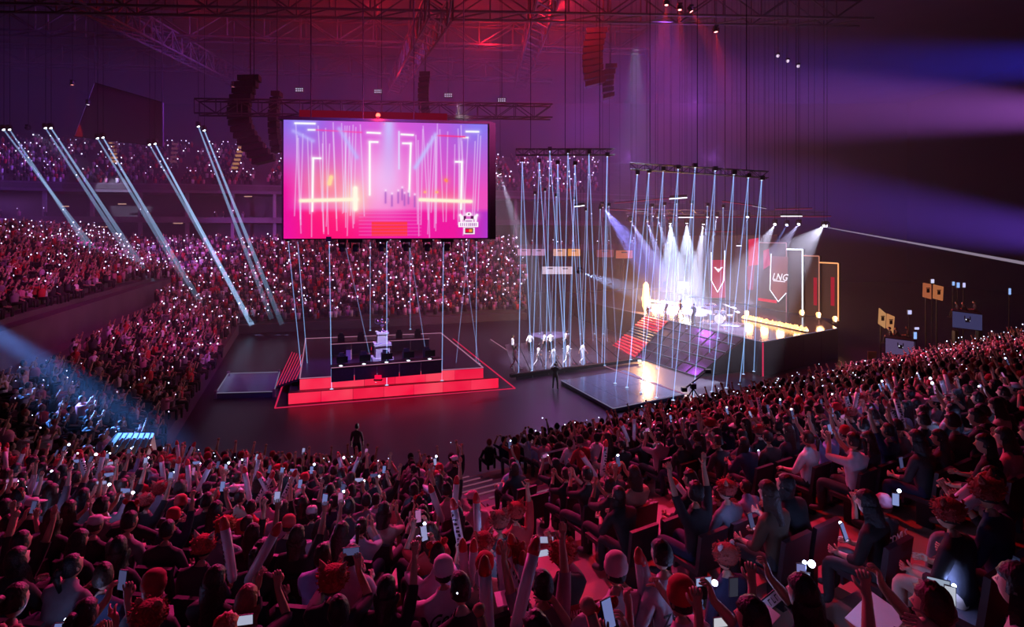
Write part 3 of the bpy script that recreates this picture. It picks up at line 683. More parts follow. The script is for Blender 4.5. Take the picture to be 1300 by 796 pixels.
# second banner, further left, with winged triangle emblem
bt = thing('team_banner', 'red team banner with a white winged triangle emblem behind the drum kit', 'banner', at(912, 372, 58))
Y9 = 58
def PB2(px, py, dy=0): return at(px, py, Y9 - dy)
b = MB(); pp = [PB2(*q) for q in ((903, 330), (921, 330), (921, 378), (903, 378))]; b.add(pp + [v + Vector((0, .1, 0)) for v in pp], [(0, 1, 2, 3), (7, 6, 5, 4), (0, 4, 5, 1), (1, 5, 6, 2), (2, 6, 7, 3), (3, 7, 4, 0)]); b.build('cloth', emat('banner_glow', hexc('#b83058'), .9), bt)
b = MB(); b.path([PB2(*v, .1) for v in ((903, 320), (903, 356), (911, 371), (919, 356), (920, 318))], .045, 5); b.build('outline_light', E_white, bt)
b = MB(); b.add([PB2(*v, .15) for v in ((906, 339), (912, 346), (918, 339), (915, 339), (914, 341), (910, 341), (909, 339), (912, 341), (912, 340))], [(0, 1, 5, 6), (1, 2, 3, 4), (1, 4, 5)]); b.build('emblem', MATS['letter_white'], bt)
for v in (PB2(904, 330), PB2(920, 330)): b = MB(); b.tube(v, Vector((v.x, v.y, 41.9)), .015, n=4); b.build('hanging_cable', M_wire, bt)
# lit red drapes
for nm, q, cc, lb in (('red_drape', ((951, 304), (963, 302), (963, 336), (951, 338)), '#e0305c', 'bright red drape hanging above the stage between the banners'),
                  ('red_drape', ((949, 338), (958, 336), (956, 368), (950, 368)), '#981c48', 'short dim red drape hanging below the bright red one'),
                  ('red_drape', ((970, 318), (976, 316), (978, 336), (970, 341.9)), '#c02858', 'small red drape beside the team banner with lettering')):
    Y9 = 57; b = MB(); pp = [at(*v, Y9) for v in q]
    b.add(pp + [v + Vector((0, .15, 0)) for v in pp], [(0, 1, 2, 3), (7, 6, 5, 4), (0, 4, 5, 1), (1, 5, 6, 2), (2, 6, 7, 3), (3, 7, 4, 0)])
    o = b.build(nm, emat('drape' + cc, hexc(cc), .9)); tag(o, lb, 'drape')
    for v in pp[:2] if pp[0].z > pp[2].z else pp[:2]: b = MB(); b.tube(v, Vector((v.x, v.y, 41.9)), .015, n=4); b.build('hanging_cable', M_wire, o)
# rear wall of the stage
rw = thing('stage_backdrop', 'dark brown backdrop panels along the rear of the stage', 'backdrop', PB + PD * 20 - PN * 2)
for i in range(9):
    a = PB + PD * (10 + i * 2.3) - PN * 1.5
    b = MB(); b.box(a + UP * 4, (2.2, .2, 8), ax=PD); b.build('panel', mat('backdrop_panel', (.025, .014, .012), .9, 0, .3, .5), rw)

# ---- fire
def fire_line(label, a, c_, h, n, r=.12, E=200, jets=()):
    t = thing('flame_row', label, 'flames', (a + c_) / 2); rr = random.Random(int(a.x * 10))
    nb = MB(); nb.box((a + c_) / 2 + UP * .04, ((c_ - a).length, .25, .08), ax=(c_ - a)); nb.build('burner', M_dark, t)
    b = MB(); bc = MB()
    for i in range(n):
        p = a.lerp(c_, (i + rr.random() * .7) / n) + UP * .08; hh = h * rr.uniform(.6, 1.25); lean = Vector((rr.uniform(-.12, .12), rr.uniform(-.12, .12), 0))
        w = r * rr.uniform(.8, 1.3)
        prof = [(w * .6, 0), (w, hh * .25), (w * .7, hh * .6), (w * .15, hh)]
        b.lathe(prof, p, 7, axis=(lean.x, lean.y, 1)); bc.lathe([(w * .4, 0.02), (w * .6, hh * .2), (w * .1, hh * .6)], p - Vector((.0, w * .8, 0)), 6, axis=(lean.x, lean.y, 1))
    b.build('flame', E_fire, t, kind='stuff', smooth=True); bc.build('flame_core', E_core, t, kind='stuff', smooth=True)
    m = 4
    for i in range(m): lamp('POINT', a.lerp(c_, (i + .5) / m) + UP * (h + .25), E / m, (1, .42, .16), size=.3, parent=t, name='flame_light')
    return t
fire_line('row of low golden flames along the right front of the stage', on(943, 405, HS), on(1024, 422, HS), .34, 70, .17, 700)
fire_line('row of bright flames at the back of the stage behind the singers', on(826, 384, HS), on(870, 389, HS), .28, 60, .14, 1200)
def jet(px, py0, py1, Y, w, label, E=1500):
    p0 = at(px, py0, Y); p1 = at(px, py1, Y); t = thing('flame_jet', label, 'flame', p0); h = (p1 - p0).length
    b = MB(); b.lathe([(.2, -.05), (.2, .12), (.1, .15)], p0, 10); b.build('nozzle', M_dark, t)
    b = MB(); rr = random.Random(px)
    prof = [(w * .35, .1)] + [(w * (.5 + .5 * math.sin(pi * k / 9)) * rr.uniform(.8, 1.15), .1 + h * k / 9) for k in range(1, 9)] + [(w * .1, h)]
    b.lathe(prof, p0, 12); b.build('flame', E_fire, t, smooth=True)
    b = MB(); b.lathe([(r * .6, z) for r, z in prof], p0 - Vector((0, w * .55, 0)), 10); b.build('flame_core', E_core, t, smooth=True)
    lamp('POINT', p0.lerp(p1, .6) - Vector((0, w * 1.6, 0)), E, (1, .45, .18), size=.3, parent=t, name='flame_light')
jet(820, 398, 358, 56, .42, 'tall white-hot flame jet at the left of the stage above the stairs', 6500)
jet(948, 404, 395, 51.5, .22, 'short flame jet at the left end of the low golden flames', 150)
for px, py, lb in ((1018, 402, 'small flame burning at the foot of the white tube portal'), (1039, 405, 'small flame at the foot of the second portal from the end'), (1060, 410, 'small flame at the foot of the shortest portal')):
    jet(px, py, py - 8, 49, .2, lb, 60)
# blinding lamp above the singers
p = at(868, 362, 60); t = thing('blinder_lamp', 'blinding warm lamp glowing behind the singers', 'lamp', p)
b = MB(); b.box(p + Vector((0, .2, 0)), (1.1, .2, .7)); b.build('housing', M_dark, t)
b = MB(); b.ball(p, .5, sc=(1, .3, .62)); b.build('glow', emat('blinder', (1, .9, .75), 5), t, smooth=True)
lamp('POINT', p - Vector((0, .6, 0)), 1800, (1, .8, .6), size=.4, parent=t, name='blinder_light')
t = thing('blinder_stand', 'thin dark pole holding up the blinding warm lamp', 'stand', at(868, 392, 60))
b = MB(); b.tube(at(868, 395, 60.2), at(868, 363, 60.2), .04); b.build('pole', M_dark, t)
b = MB(); b.lathe([(.4, 0), (.4, .05), (.06, .1)], at(868, 395, 60.2), 12); b.build('base', M_dark, t)

# ================================================================== LIGHT RIG
def head_light(px, py, Y, tx, ty, tY, E, col, ang, label, group, size=.05, blend=.35, lens=True, hs=.22):
    p = at(px, py, Y); q = at(tx, ty, tY); t = thing('moving_light', label, 'light', p, group); d = (q - p).normalized()
    b = MB(); b.box(p - d * .1 + UP * .38, (.34, .34, .14)); b.build('base', M_dark, t)
    b = MB(); b.box(p + UP * .14 + Vector((.22, 0, 0)), (.05, .16, .42)); b.box(p + UP * .14 - Vector((.22, 0, 0)), (.05, .16, .42)); b.box(p + UP * .33, (.46, .16, .05)); b.build('yoke', M_dark, t)
    b = MB(); b.lathe([(.1, -.5), (.17, -.42), (.18, -.06), (.15, -.04)], p, 12, axis=d); hd_ = b.build('head', M_dark, t, smooth=True)
    b = MB(); b.lathe([(.14, -.035), (.12, -.012)], p, 12, axis=d)
    m = emat('lens_%d_%d_%d' % tuple(int(c * 9) for c in col), tuple(min(1, .25 + c) for c in col), 6); b.build('lens', m, hd_)
    b = MB(); b.tube(p + UP * .4, Vector((p.x, p.y, 41.9)), .02, n=4); b.build('hanging_cable', M_wire, t)
    lamp('SPOT', p + d * .06, E, col, q, size=size, angle=ang, blend=blend, name='light_beam', parent=t)
    return t
RIG = [  # px, py, Y, target px, py, Y, energy, colour, cone angle, words
    (635, 221, 50, 690, 400, 56, 16000, (.7, .7, 1), 13, 'pale light above the walkway, left of all the laser curtain'),
    (765, 263, 54, 850, 372, 60, 42000, (.25, .25, 1), 22, 'blue light farthest left over the stage'),
    (801, 281, 56, 870, 400, 60, 36000, (.4, .4, 1), 16, 'blue light over the stage, second from the left'),
    (822, 281, 56, 858, 400, 60, 36000, (.4, .42, 1), 14, 'blue light over the stage, third from the left'),
    (835, 276, 56, 868, 400, 60, 36000, (.45, .5, 1), 12, 'blue light over the stage, just left of the white floods'),
    (851, 284, 57, 856, 398, 57, 110000, (.52, .64, 1), 34, 'left of the two white floods pouring onto the singers'),
    (872, 284, 57, 872, 400, 57, 110000, (.52, .64, 1), 34, 'right of the two white floods pouring onto the singers'),
    (893, 285, 57, 876, 400, 57, 50000, (.65, .68, 1), 16, 'white light just right of the white floods'),
    (898, 276, 56, 884, 400, 54, 30000, (.45, .55, 1), 9, 'thin blue light just right of the white floods'),
    (910, 276, 56, 888, 400, 54, 30000, (.45, .55, 1), 9, 'thin blue light aimed at the drum kit'),
    (949, 276, 54, 915, 410, 48, 26000, (.4, .45, 1), 9, 'blue light between the two team banners'),
    (983.6, 285, 54, 915, 400, 46, 34000, (.7, .7, 1), 22, 'pale light above the lettered banner'),
    (998.7, 286, 54, 930, 400, 47, 26000, (.25, .35, 1), 8, 'narrow blue light above the lettered banner'),
    (1013.8, 285, 54, 930, 390, 46, 24000, (.6, .55, 1), 18, 'pale light above the white tube portal'),
    (1046, 287, 54, 950, 380, 44, 40000, (.75, .72, 1), 26, 'pale light farthest right over the stage'),
    (737, 346, 48, 840, 380, 54, 26000, (.35, .5, 1), 15, 'low blue light shining sideways across to the stage'),
]
for r in RIG: head_light(*r[:6], r[6] * ((13 if r[0] < 930 else 2.2) if r[6] < 100000 else 3.2), *r[7:9], 'moving ' + r[9], 'moving lights over the stage')
# towers / trusses carrying them
truss('horizontal lighting truss carrying the moving lights over the stage', at(795, 268, 57.2), at(1050, 272, 55.2), .45, .45, 30, M_truss, 'lighting_truss', .03)
truss('lighting truss over the walkway carrying the front laser curtain', at(655, 193, 41.5), at(780, 193, 41.5), .45, .45, 14, M_dark, 'lighting_truss', .03)
truss('lighting truss in front of the stage carrying the right laser row', at(800, 211, 40), at(975, 222, 38), .45, .45, 18, M_dark, 'lighting_truss', .03)
def strip(a, c_, m, label, r=.04, nm='light_strip'):
    t = thing(nm, label, 'light', (Vector(a) + Vector(c_)) / 2); b = MB(); b.box((a + c_) / 2 + UP * r * 2.2, ((c_ - a).length, .1, r * 2.4), ax=(c_ - a)); b.build('housing', M_dark, t)
    line_part([a, c_], r, m, t, 'tube')
    for f_ in (.1, .9):
        v_ = a.lerp(c_, f_); b = MB(); b.tube(v_ + UP * r, Vector((v_.x, v_.y, 41.9)), .015, n=4); b.build('hanging_cable', M_wire, t)
E_bar = emat('bar_white', (.85, .88, 1), 2.4)
strip(at(729, 262.5, 52), at(742, 261, 52), E_bar, 'short white light bar above the walkway', .08)
strip(at(850, 252.5, 52), at(872, 251, 52), E_bar, 'white light bar highest above the centre of the stage', .09)
strip(at(861, 276, 55), at(880, 276, 55), E_bar, 'white light bar among the moving lights over the stage', .06)
strip(at(991, 274.5, 55), at(1018, 274.5, 55), E_bar, 'white light bar over the portals', .07)
strip(at(935, 312, 56), at(941, 312, 56), E_bar, 'tiny white light bar left of the bright red drape', .07)
for a, c_, lb in (((845, 276), (1055, 275), 'longest red light line over the stage'), ((917, 256), (955, 261), 'slanting red light line over the stage'), ((984, 266), (1031, 265), 'red light line above the portals'),
              ((780, 258), (850, 252), 'red light line left of the highest white bar'), ((893, 294), (933, 294), 'faint red light line over the drum kit'), ((770, 266), (806, 268), 'red light line above the walkway end')):
    strip(at(*a, 55), at(*c_, 55), emat('red_tube', hexc('#b02850'), .8), lb, .035)
strip(at(955, 261.5, 55), at(973, 265, 55), emat('pale_tube', hexc('#b0a0c0'), .9), 'pale light tube continuing the slanting red line', .04)
strip(at(806, 268, 55), at(822, 269, 55), MATS['pale_tube'], 'pale light tube above the left of the stage', .04)

# ---- laser curtain
def laser(apex, ends, m, label, group, r=.028, house=True):
    p = Vector(apex); t = thing('laser_projector', label, 'laser', p, group)
    if house:
        b = MB(); b.box(p + UP * .17, (.3, .3, .3)); b.build('housing', M_dark, t)
        b = MB(); b.box(p + UP * .012, (.1, .1, .03)); b.build('aperture', E_white, t)
    for q in ends:
        b = MB(); b.tube(p, q, r, n=5, cap=False); b.build('beam', m, t)
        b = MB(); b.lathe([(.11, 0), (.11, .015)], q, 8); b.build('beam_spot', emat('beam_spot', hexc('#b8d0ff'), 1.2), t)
rl = random.Random(4)
for i, (x, y) in enumerate(((809, 222), (824, 220), (842, 217), (861, 215), (882.5, 213), (908, 217), (931.6, 222), (950, 226), (967, 229))):
    yb = min(508, 488 + (967 - x) * .19 * 1.4); yb = yb if x > 870 else 508 - (870 - x) * .35
    ends = [on(x - 28, yb, .27), on(x - 5 - rl.uniform(0, 6), yb - 10 - rl.uniform(0, 8), .2)]
    if 800 < x < 940: ends = [on(x - 28, yb, .3), at(x - 8, yb - 30, 42)]
    ap = at(x, y, 40 - i * .25)
    laser(ap, ends, E_laser, 'laser projector, %s from the left in the front row before the stage' % ordw(i + 1), 'front laser row before the stage')
for i, (x, y) in enumerate(((828, 263), (843.5, 261), (859, 259), (878, 259), (898, 262), (918, 264))):
    laser(at(x, y, 50), [on(x - 12, 443 - i * 1, .05) if x < 870 else on(x - 6, 415 + (x - 870) * .3, HS), on(x + 4, 404 + (x - 828) * .18, HS)], E_laser2, 'laser projector of the rear row over the stage, %s from the left' % ordw(i + 1), 'rear laser row over the stage', .03)
for i, (x, y) in enumerate(((663, 206), (684.5, 207), (698, 192), (708, 209), (721, 195), (730, 210), (747.7, 196), (771, 199))):
    e0 = x - 5 + rl.uniform(-6, 2); e1 = x + 12 + rl.uniform(-2, 10); e1 = min(e1, 764)
    laser(at(x, y, 41.5), [on(e0, 474 - (e0 - 655) * .09, .2), on(e1, 473 - (e1 - 655) * .09, .2)], E_laser, 'laser projector over the walkway, %s from the left in the front row' % ordw(i + 1), 'front laser row over the walkway')
for i, (x, y) in enumerate(((679, 247), (692, 243), (706, 250), (729, 254), (744, 268), (762, 266), (773, 262))):
    laser(at(x, y, 52), [on(x - 7, 424, .05), on(x + 9, 430 + i, .05)], E_laser2, 'laser projector over the walkway, %s from the left in the rear row' % ordw(i + 1), 'rear laser row over the walkway', .03)
# five lasers in front of / around the centre platform, straight down from the screen frame
for i, (x0, x1, yb, zb) in enumerate(((418, 421, 494, .75), (491, 491, 489, .75), (563, 561, 483, .75), (366, 383, 474, .8), (605, 604.5, 466, .1), (470, 470, 419.5, 1.4), (520, 521, 418, 1.4), (378, 391, 472, .8))):
    q = on(x1, yb, zb); Yt = q.y if i > 2 else q.y + .3
    laser(at(x0, 307, Yt), [q], E_laser, 'laser projector under the big screen, beam landing %s' % ('on the red front steps at the left', 'on the red front steps before the trophy', 'on the red front steps at the right', 'on the left flank steps', 'right of the platform', 'on the platform rear, left of the trophy', 'on the platform rear, right of the trophy', 'at the left platform corner')[i], 'lasers around the centre platform', .026 if i < 3 else .02, house=i < 5)
for i, (x0, y0, x1, y1) in enumerate(((437, 305, 477, 485), (519, 305, 545, 478), (596, 300, 578, 470), (586, 305, 608, 462))):
    laser(at(x0, y0, 40), [on(x1, y1, .9)], E_laser2, 'slanting faint laser crossing the platform, %s from the left' % ordw(i + 1), 'slanting lasers over the centre platform', .02)

# ---- pairs of slanting beams at the left
pairs = [((5, 165), (172, 385)), ((12.5, 165), (150, 372)), ((58, 163), (182, 352)), ((65, 163), (195, 360)), ((124, 176), (238, 362)), ((131, 175), (255, 385)),
         ((190, 184), (300, 375)), ((197, 183), (320, 413)), ((252, 161), (345, 405)), ((259.5, 166), (358, 412))]
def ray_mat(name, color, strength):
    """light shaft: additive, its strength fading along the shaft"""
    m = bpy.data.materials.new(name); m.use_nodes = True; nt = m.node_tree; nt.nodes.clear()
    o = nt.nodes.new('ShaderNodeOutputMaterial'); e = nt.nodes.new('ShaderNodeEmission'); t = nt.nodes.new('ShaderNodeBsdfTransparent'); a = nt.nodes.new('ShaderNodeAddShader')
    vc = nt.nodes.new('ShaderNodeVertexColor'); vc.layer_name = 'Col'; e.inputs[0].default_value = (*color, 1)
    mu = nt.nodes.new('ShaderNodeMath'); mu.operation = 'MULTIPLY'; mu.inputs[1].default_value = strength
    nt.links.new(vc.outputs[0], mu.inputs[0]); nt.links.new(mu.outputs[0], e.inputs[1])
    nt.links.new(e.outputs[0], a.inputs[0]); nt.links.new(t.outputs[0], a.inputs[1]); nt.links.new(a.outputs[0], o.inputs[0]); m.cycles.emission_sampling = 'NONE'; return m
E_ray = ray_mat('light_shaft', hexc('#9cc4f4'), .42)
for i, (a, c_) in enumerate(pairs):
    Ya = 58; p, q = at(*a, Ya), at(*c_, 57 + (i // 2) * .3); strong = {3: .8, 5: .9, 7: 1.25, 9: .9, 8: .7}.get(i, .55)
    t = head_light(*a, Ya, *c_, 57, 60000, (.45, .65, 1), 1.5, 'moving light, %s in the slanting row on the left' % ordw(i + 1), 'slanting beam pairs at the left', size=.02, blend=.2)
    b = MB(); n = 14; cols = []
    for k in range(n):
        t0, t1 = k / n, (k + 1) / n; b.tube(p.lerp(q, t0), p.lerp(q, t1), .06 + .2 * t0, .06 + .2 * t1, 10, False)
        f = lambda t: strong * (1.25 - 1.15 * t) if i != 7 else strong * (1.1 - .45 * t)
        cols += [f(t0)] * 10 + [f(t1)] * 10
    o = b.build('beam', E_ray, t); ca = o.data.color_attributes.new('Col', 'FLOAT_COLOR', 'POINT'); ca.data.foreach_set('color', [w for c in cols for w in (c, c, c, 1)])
head_light(36, 164, 60, 140, 240, 80, 26000, (.7, .7, 1), 13, 'pale moving light between the first two beam pairs', 'far left lights')
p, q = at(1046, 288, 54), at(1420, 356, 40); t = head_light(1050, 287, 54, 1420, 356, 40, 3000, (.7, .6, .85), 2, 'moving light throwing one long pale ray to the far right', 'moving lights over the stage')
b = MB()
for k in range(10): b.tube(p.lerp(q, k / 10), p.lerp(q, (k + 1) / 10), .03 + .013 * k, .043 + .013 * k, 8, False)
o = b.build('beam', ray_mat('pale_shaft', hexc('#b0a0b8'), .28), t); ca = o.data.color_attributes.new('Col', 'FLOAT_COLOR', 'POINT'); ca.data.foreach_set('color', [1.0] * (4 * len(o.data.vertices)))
# coloured wash lights
head_light(92, 108, 60, 90, 330, 66, 3000, (1, .05, .02), 22, 'small red light high on the far left', 'small red lights')
head_light(296, 110, 60, 270, 230, 66, 2500, (1, .05, .02), 12, 'small red light left of the hanging speaker stack', 'small red lights')
head_light(112, 133, 60, 114, 330, 66, 2500, (.7, .5, 1), 12, 'small violet light beside the dark hanging panel', 'small violet lights')
for px, py, tx, ty, lb in ((846, 7, 835, 140, 'leftmost'), (863, 13, 862, 150, 'second'), (878, 15, 925, 90, 'third'), (909, 41, 925, 200, 'lowest')):
    head_light(px, py, 44, tx, ty, 44, 15000, (1, .03, .02), 26, 'red ceiling light at the top right of centre, %s of four' % lb, 'red ceiling lights at top')
# red wash on the roof steel
for (px, py, Y, E) in ((715, 4, 56, 4200), (470, 6, 60, 1700), (620, 50, 70, 1500), (400, 20, 60, 600), (250, 10, 60, 350), (500, 110, 76, 450), (840, 50, 60, 400), (590, 8, 56, 900)):
    lamp('POINT', at(px, py, Y), E * 1.6, (1, .012, .03), size=.6, name='roof_red')
for (px, py, Y, E, c) in ((740, 150, 66, 2600, (.45, .08, .8)), (880, 130, 60, 3000, (.42, .07, .8)), (700, 210, 70, 2200, (.6, .1, .7)), (800, 200, 66, 2600, (.5, .12, .9)), (200, 230, 70, 350, (.6, .03, .4)), (20, 265, 60, 700, (.5, .1, .8)), (905, 200, 64, 1800, (.45, .12, .9))):
    lamp('POINT', at(px, py, Y), E * .7, c, size=.8, name='violet_glow')
# broad blue and violet beams fanning over the right-hand stand
def fan(p, q, E, col, ang, nm, size=.3, blend=1): lamp('SPOT', p, E, col, q, size=size, angle=ang, blend=blend, name=nm)
fan(at(1620, 150, 58), at(700, 125, 66), 1700000, (.5, .13, .8), 13, 'broad_beam')
fan(at(1640, 60, 60), at(800, 110, 66), 1000000, (.04, .04, 1), 12, 'broad_beam')
fan(at(1660, 350, 56), at(850, 225, 62), 1200000, (.22, .08, 1), 12, 'broad_beam')
fan((-27, 24.5, 8.3), at(205, 606, 20.3), 420000, (.1, .3, 1), 15, 'blue_beam', .1)
fan(at(-60, 250, 44), at(160, 285, 60), 40000, (.5, .15, .9), 34, 'violet_beam')

#CROWD-START
# ================================================================== PEOPLE
def ik(a, t, l1, l2, pole):
    a, t, pole = Vector(a), Vector(t), Vector(pole); d = t - a; L = min(d.length, (l1 + l2) * .995); d.normalize(); t = a + d * L
    x = (l1 * l1 - l2 * l2 + L * L) / (2 * L); h = math.sqrt(max(1e-6, l1 * l1 - x * x)); pl = pole - d * pole.dot(d); pl.normalize()
    return a + d * x + pl * h, t
class Pose: pass
BODY = {}
def make_body(key, seated=True, hands=((-.16, .3, .62), (.16, .3, .62)), lean=0., look=0., head_turn=0., palm=((0, 1, 0), (0, 1, 0)), palm_n=None, curl=.9,
              feet=None, hip=None, sleeves='long', tilt=0., heels=.0):
    hz = .50 if seated else .93
    P = Pose(); V = []; Rr = []; Eg = []
    def v(p, r, par=None):
        V.append(Vector(p)); Rr.append(r if isinstance(r, tuple) else (r, r))
        if par is not None: Eg.append((par, len(V) - 1))
        return len(V) - 1
    R = Matrix.Rotation(-lean, 3, 'X'); base = Vector((0, 0, hz)); sp = lambda p: base + R @ Vector(p)
    pel = v(base, (.15, .11)); s1 = v(sp((0, 0, .14)), (.135, .1), pel); s2 = v(sp((0, .0, .28)), (.15, .11), s1); s3 = v(sp((0, -.01, .41)), (.15, .1), s2)
    nk = v(sp((0, 0, .52)), .052, s3); nt_ = v(sp((0, .015, .59)), .05, nk)
    P.neck = V[nt_].copy(); seg = {}
    kinds = {pel: 'pant', s1: 'shirt', s2: 'shirt', s3: 'shirt', nk: 'shirt', nt_: 'skin'}
    P.palm = []
    for i, sx in enumerate((-1, 1)):
        sh = sp((sx * .185, -.01, .43)); hd = Vector(hands[i])
        el, wr = ik(sh, hd, .27, .25, (sx * .6, -.3, -.8))
        a = v(sh, .062, s3); m1 = v(sh.lerp(el, .5), .052, a); e = v(el, .042, m1); m2 = v(el.lerp(wr, .4), .04, e); w = v(wr, .028, m2)
        kinds.update({a: 'shirt', m1: 'shirt', e: 'shirt', m2: 'arm', w: 'skin'})
        d = Vector(palm[i]).normalized(); n = (Vector(palm_n[i]) if palm_n else Vector((-sx, 0, -.2))); n = (n - d * n.dot(d)).normalized(); s = d.cross(n).normalized()
        if s.dot(Vector((0, 1, .3))) < 0: s = -s
        pm = v(wr + d * .055, (.034, .02), w); kinds[pm] = 'skin'; kn = v(wr + d * .085, (.034, .016), pm); kinds[kn] = 'skin'
        P.palm.append((wr + d * .09 + n * .03, d.copy(), n.copy()))
        for f, (ln) in enumerate((.066, .076, .072, .056)):
            off = (f - 1.5) * -.021; p0 = wr + d * .095 + s * off
            c1 = curl * .45; c2 = curl * 1.3
            p1 = p0 + (d * math.cos(c1) + n * math.sin(c1)) * ln * .5; p2 = p1 + (d * math.cos(c2) + n * math.sin(c2)) * ln * .5
            k0 = v(p0, .0095, kn); k1 = v(p1, .009, k0); k2 = v(p2, .0075, k1)
            for k in (k0, k1, k2): kinds[k] = 'skin'
        t0 = v(wr + d * .035 + s * .03, .012, pm); t1 = v(wr + d * .065 + s * .055 + n * .012, .0105, t0); t2 = v(wr + d * .09 + s * .055 + n * .028 * (1 + curl), .009, t1)
        for k in (t0, t1, t2): kinds[k] = 'skin'
    for i, sx in enumerate((-1, 1)):
        h = base + Vector((sx * .095, 0, -.04))
        if seated: kn_, an = h + Vector((sx * .06, .43, .03)), Vector((sx * .15, .46 + .04 * sx, .08))
        else:
            f = Vector(feet[i]) if feet else Vector((sx * .11, 0, .08)); kn_, an = ik(h, f, .43, .42, (sx * .1, 1, 0))
        a = v(h, .088, pel); m1 = v(h.lerp(kn_, .5), .076, a); k = v(kn_, .058, m1); m2 = v(kn_.lerp(an, .4), .056, k); n_ = v(an, .04, m2)
        fd = Vector((sx * .15, 1, 0)).normalized(); t = v(an + fd * .1 + UP * -.04, (.04, .03), n_); t2 = v(an + fd * .18 + UP * -.05, (.036, .022), t)
        for q in (a, m1, k, m2): kinds[q] = 'pant'
        kinds[n_] = 'pant'; kinds[t] = kinds[t2] = 'shoe'
    me = bpy.data.meshes.new('sk'); me.from_pydata([tuple(p) for p in V], Eg, []); o = bpy.data.objects.new('sk', me); COL.objects.link(o)
    sk = o.modifiers.new('s', 'SKIN'); sk.use_smooth_shade = True
    if not me.skin_vertices: raise RuntimeError('no skin layer')
    for i, r in enumerate(Rr): me.skin_vertices[0].data[i].radius = r
    me.skin_vertices[0].data[0].use_root = True
    ss = o.modifiers.new('u', 'SUBSURF'); ss.levels = 1; ss.render_levels = 1
    ev = bpy.data.meshes.new_from_object(o.evaluated_get(bpy.context.evaluated_depsgraph_get())); bpy.data.objects.remove(o)
    vs = [x.co.copy() for x in ev.vertices]; fs = [tuple(p.vertices) for p in ev.polygons]; ns = [x.normal.copy() for x in ev.vertices]
    bpy.data.meshes.remove(ev)
    cen = np.array(V); 
    flip = sum((vs[j] - V[int(np.linalg.norm(cen - np.array(vs[j]), axis=1).argmin())]).dot(ns[j]) for j in range(0, len(vs), 7)) < 0
    if flip: ns = [-n_ for n_ in ns]; fs = [f[::-1] for f in fs]
    A = np.array([V[a] for a, b_ in Eg]); Bn = np.array([V[b_] for a, b_ in Eg]); Q = np.array(vs); kd = [kinds[b_] for a, b_ in Eg]
    AB = Bn - A; tt = np.clip(((Q[:, None] - A) * AB).sum(-1) / (AB * AB).sum(-1), 0, 1); D = np.linalg.norm(Q[:, None] - (A + tt[..., None] * AB), axis=-1)
    ki = [kd[j] for j in D.argmin(1)]
    def sub(names, off):
        keep = [f for f in fs if sum(ki[j] in names for j in f) >= (1 if 'shoe' not in names else 2)]
        used = sorted({j for f in keep for j in f}); mp = {j: n for n, j in enumerate(used)}
        b = MB(); b.add([vs[j] + ns[j] * off for j in used], [tuple(mp[j] for j in f) for f in keep]); return b
    shn = ('shirt', 'arm') if sleeves == 'long' else ('shirt',)
    P.shirt = sub(shn, .014).mesh('shirt', M_cloth, True); P.pants = sub(('pant',), .012).mesh('trousers', M_cloth, True); P.shoes = sub(('shoe',), .01).mesh('shoes', M_cloth, True)
    # body surface = what the clothes leave free plus a margin under them, with the head in the same mesh
    hid = {'pant', 'shoe'} | set(shn); b = MB(); b.add([vs[j] - ns[j] * (.006 if ki[j] in hid else 0) for j in range(len(vs))], fs)
    Hm = Matrix.Translation(P.neck + Vector((0, .0, -.01))) @ Matrix.Rotation(head_turn, 4, 'Z') @ Matrix.Rotation(look, 4, 'X') @ Matrix.Rotation(tilt, 4, 'Y')
    P.head = Hm
    head_geo(b, Hm)
    P.body = b.mesh('body', [M_skin, M_eye, M_pupil], True); BODY[key] = P; P.top = (Hm @ Vector((0, 0, .24))).z; P.seated = seated
    return P
def head_geo(b, M):
    n, m = 18, 13; vs = []; C0 = Vector((0, .015, .115))
    def shape(th, ph):
        # th azimuth (0 = +x), ph elevation
        x, y, z = math.cos(ph) * math.cos(th), math.cos(ph) * math.sin(th), math.sin(ph)
        r = Vector((x * .075, y * .097, z * .122))
        if z < 0: r.x *= 1 + z * .28; r.y *= 1 + z * (.1 if y > 0 else .42)
        if y > .2 and z < -.4: r.y += .012 * (-z)                                # chin
        f = max(0, y) ** 2
        r.y += .028 * f * math.exp(-(x / .16) ** 2) * math.exp(-((z + .12) / .16) ** 2)   # nose
        r.y -= .012 * f * math.exp(-((abs(x) - .38) / .2) ** 2) * math.exp(-((z - .08) / .12) ** 2)   # eye sockets
        r.y += .007 * f * math.exp(-(x / .3) ** 2) * math.exp(-((z + .45) / .07) ** 2)    # lips
        return C0 + r
    vs.append(shape(0, -pi / 2))
    for j in range(1, m):
        for i in range(n): vs.append(shape(2 * pi * i / n + pi / 2, -pi / 2 + pi * j / m))
    vs.append(shape(0, pi / 2)); L = len(vs) - 1
    fs = [(0, 1 + (i + 1) % n, 1 + i) for i in range(n)]
    for j in range(m - 2):
        q = 1 + j * n; fs += [(q + i, q + (i + 1) % n, q + n + (i + 1) % n, q + n + i) for i in range(n)]
    q = 1 + (m - 2) * n; fs += [(q + i, q + (i + 1) % n, L) for i in range(n)]
    b.mi = 0; b.add([M @ p for p in vs], fs)
    for s in (-1, 1):
        e = MB(); e.ball((s * .078, .0, .11), .024, 8, 5, (.35, .75, 1.25)); b.add([M @ Vector(p) for p in e.v], e.f)
        b.mi = 1; e = MB(); e.ball((s * .029, .094, .125), .012, 8, 5); b.add([M @ Vector(p) for p in e.v], e.f)
        b.mi = 2; e = MB(); e.ball((s * .029, .1035, .125), .0055, 6, 4); b.add([M @ Vector(p) for p in e.v], e.f)
        b.mi = 0
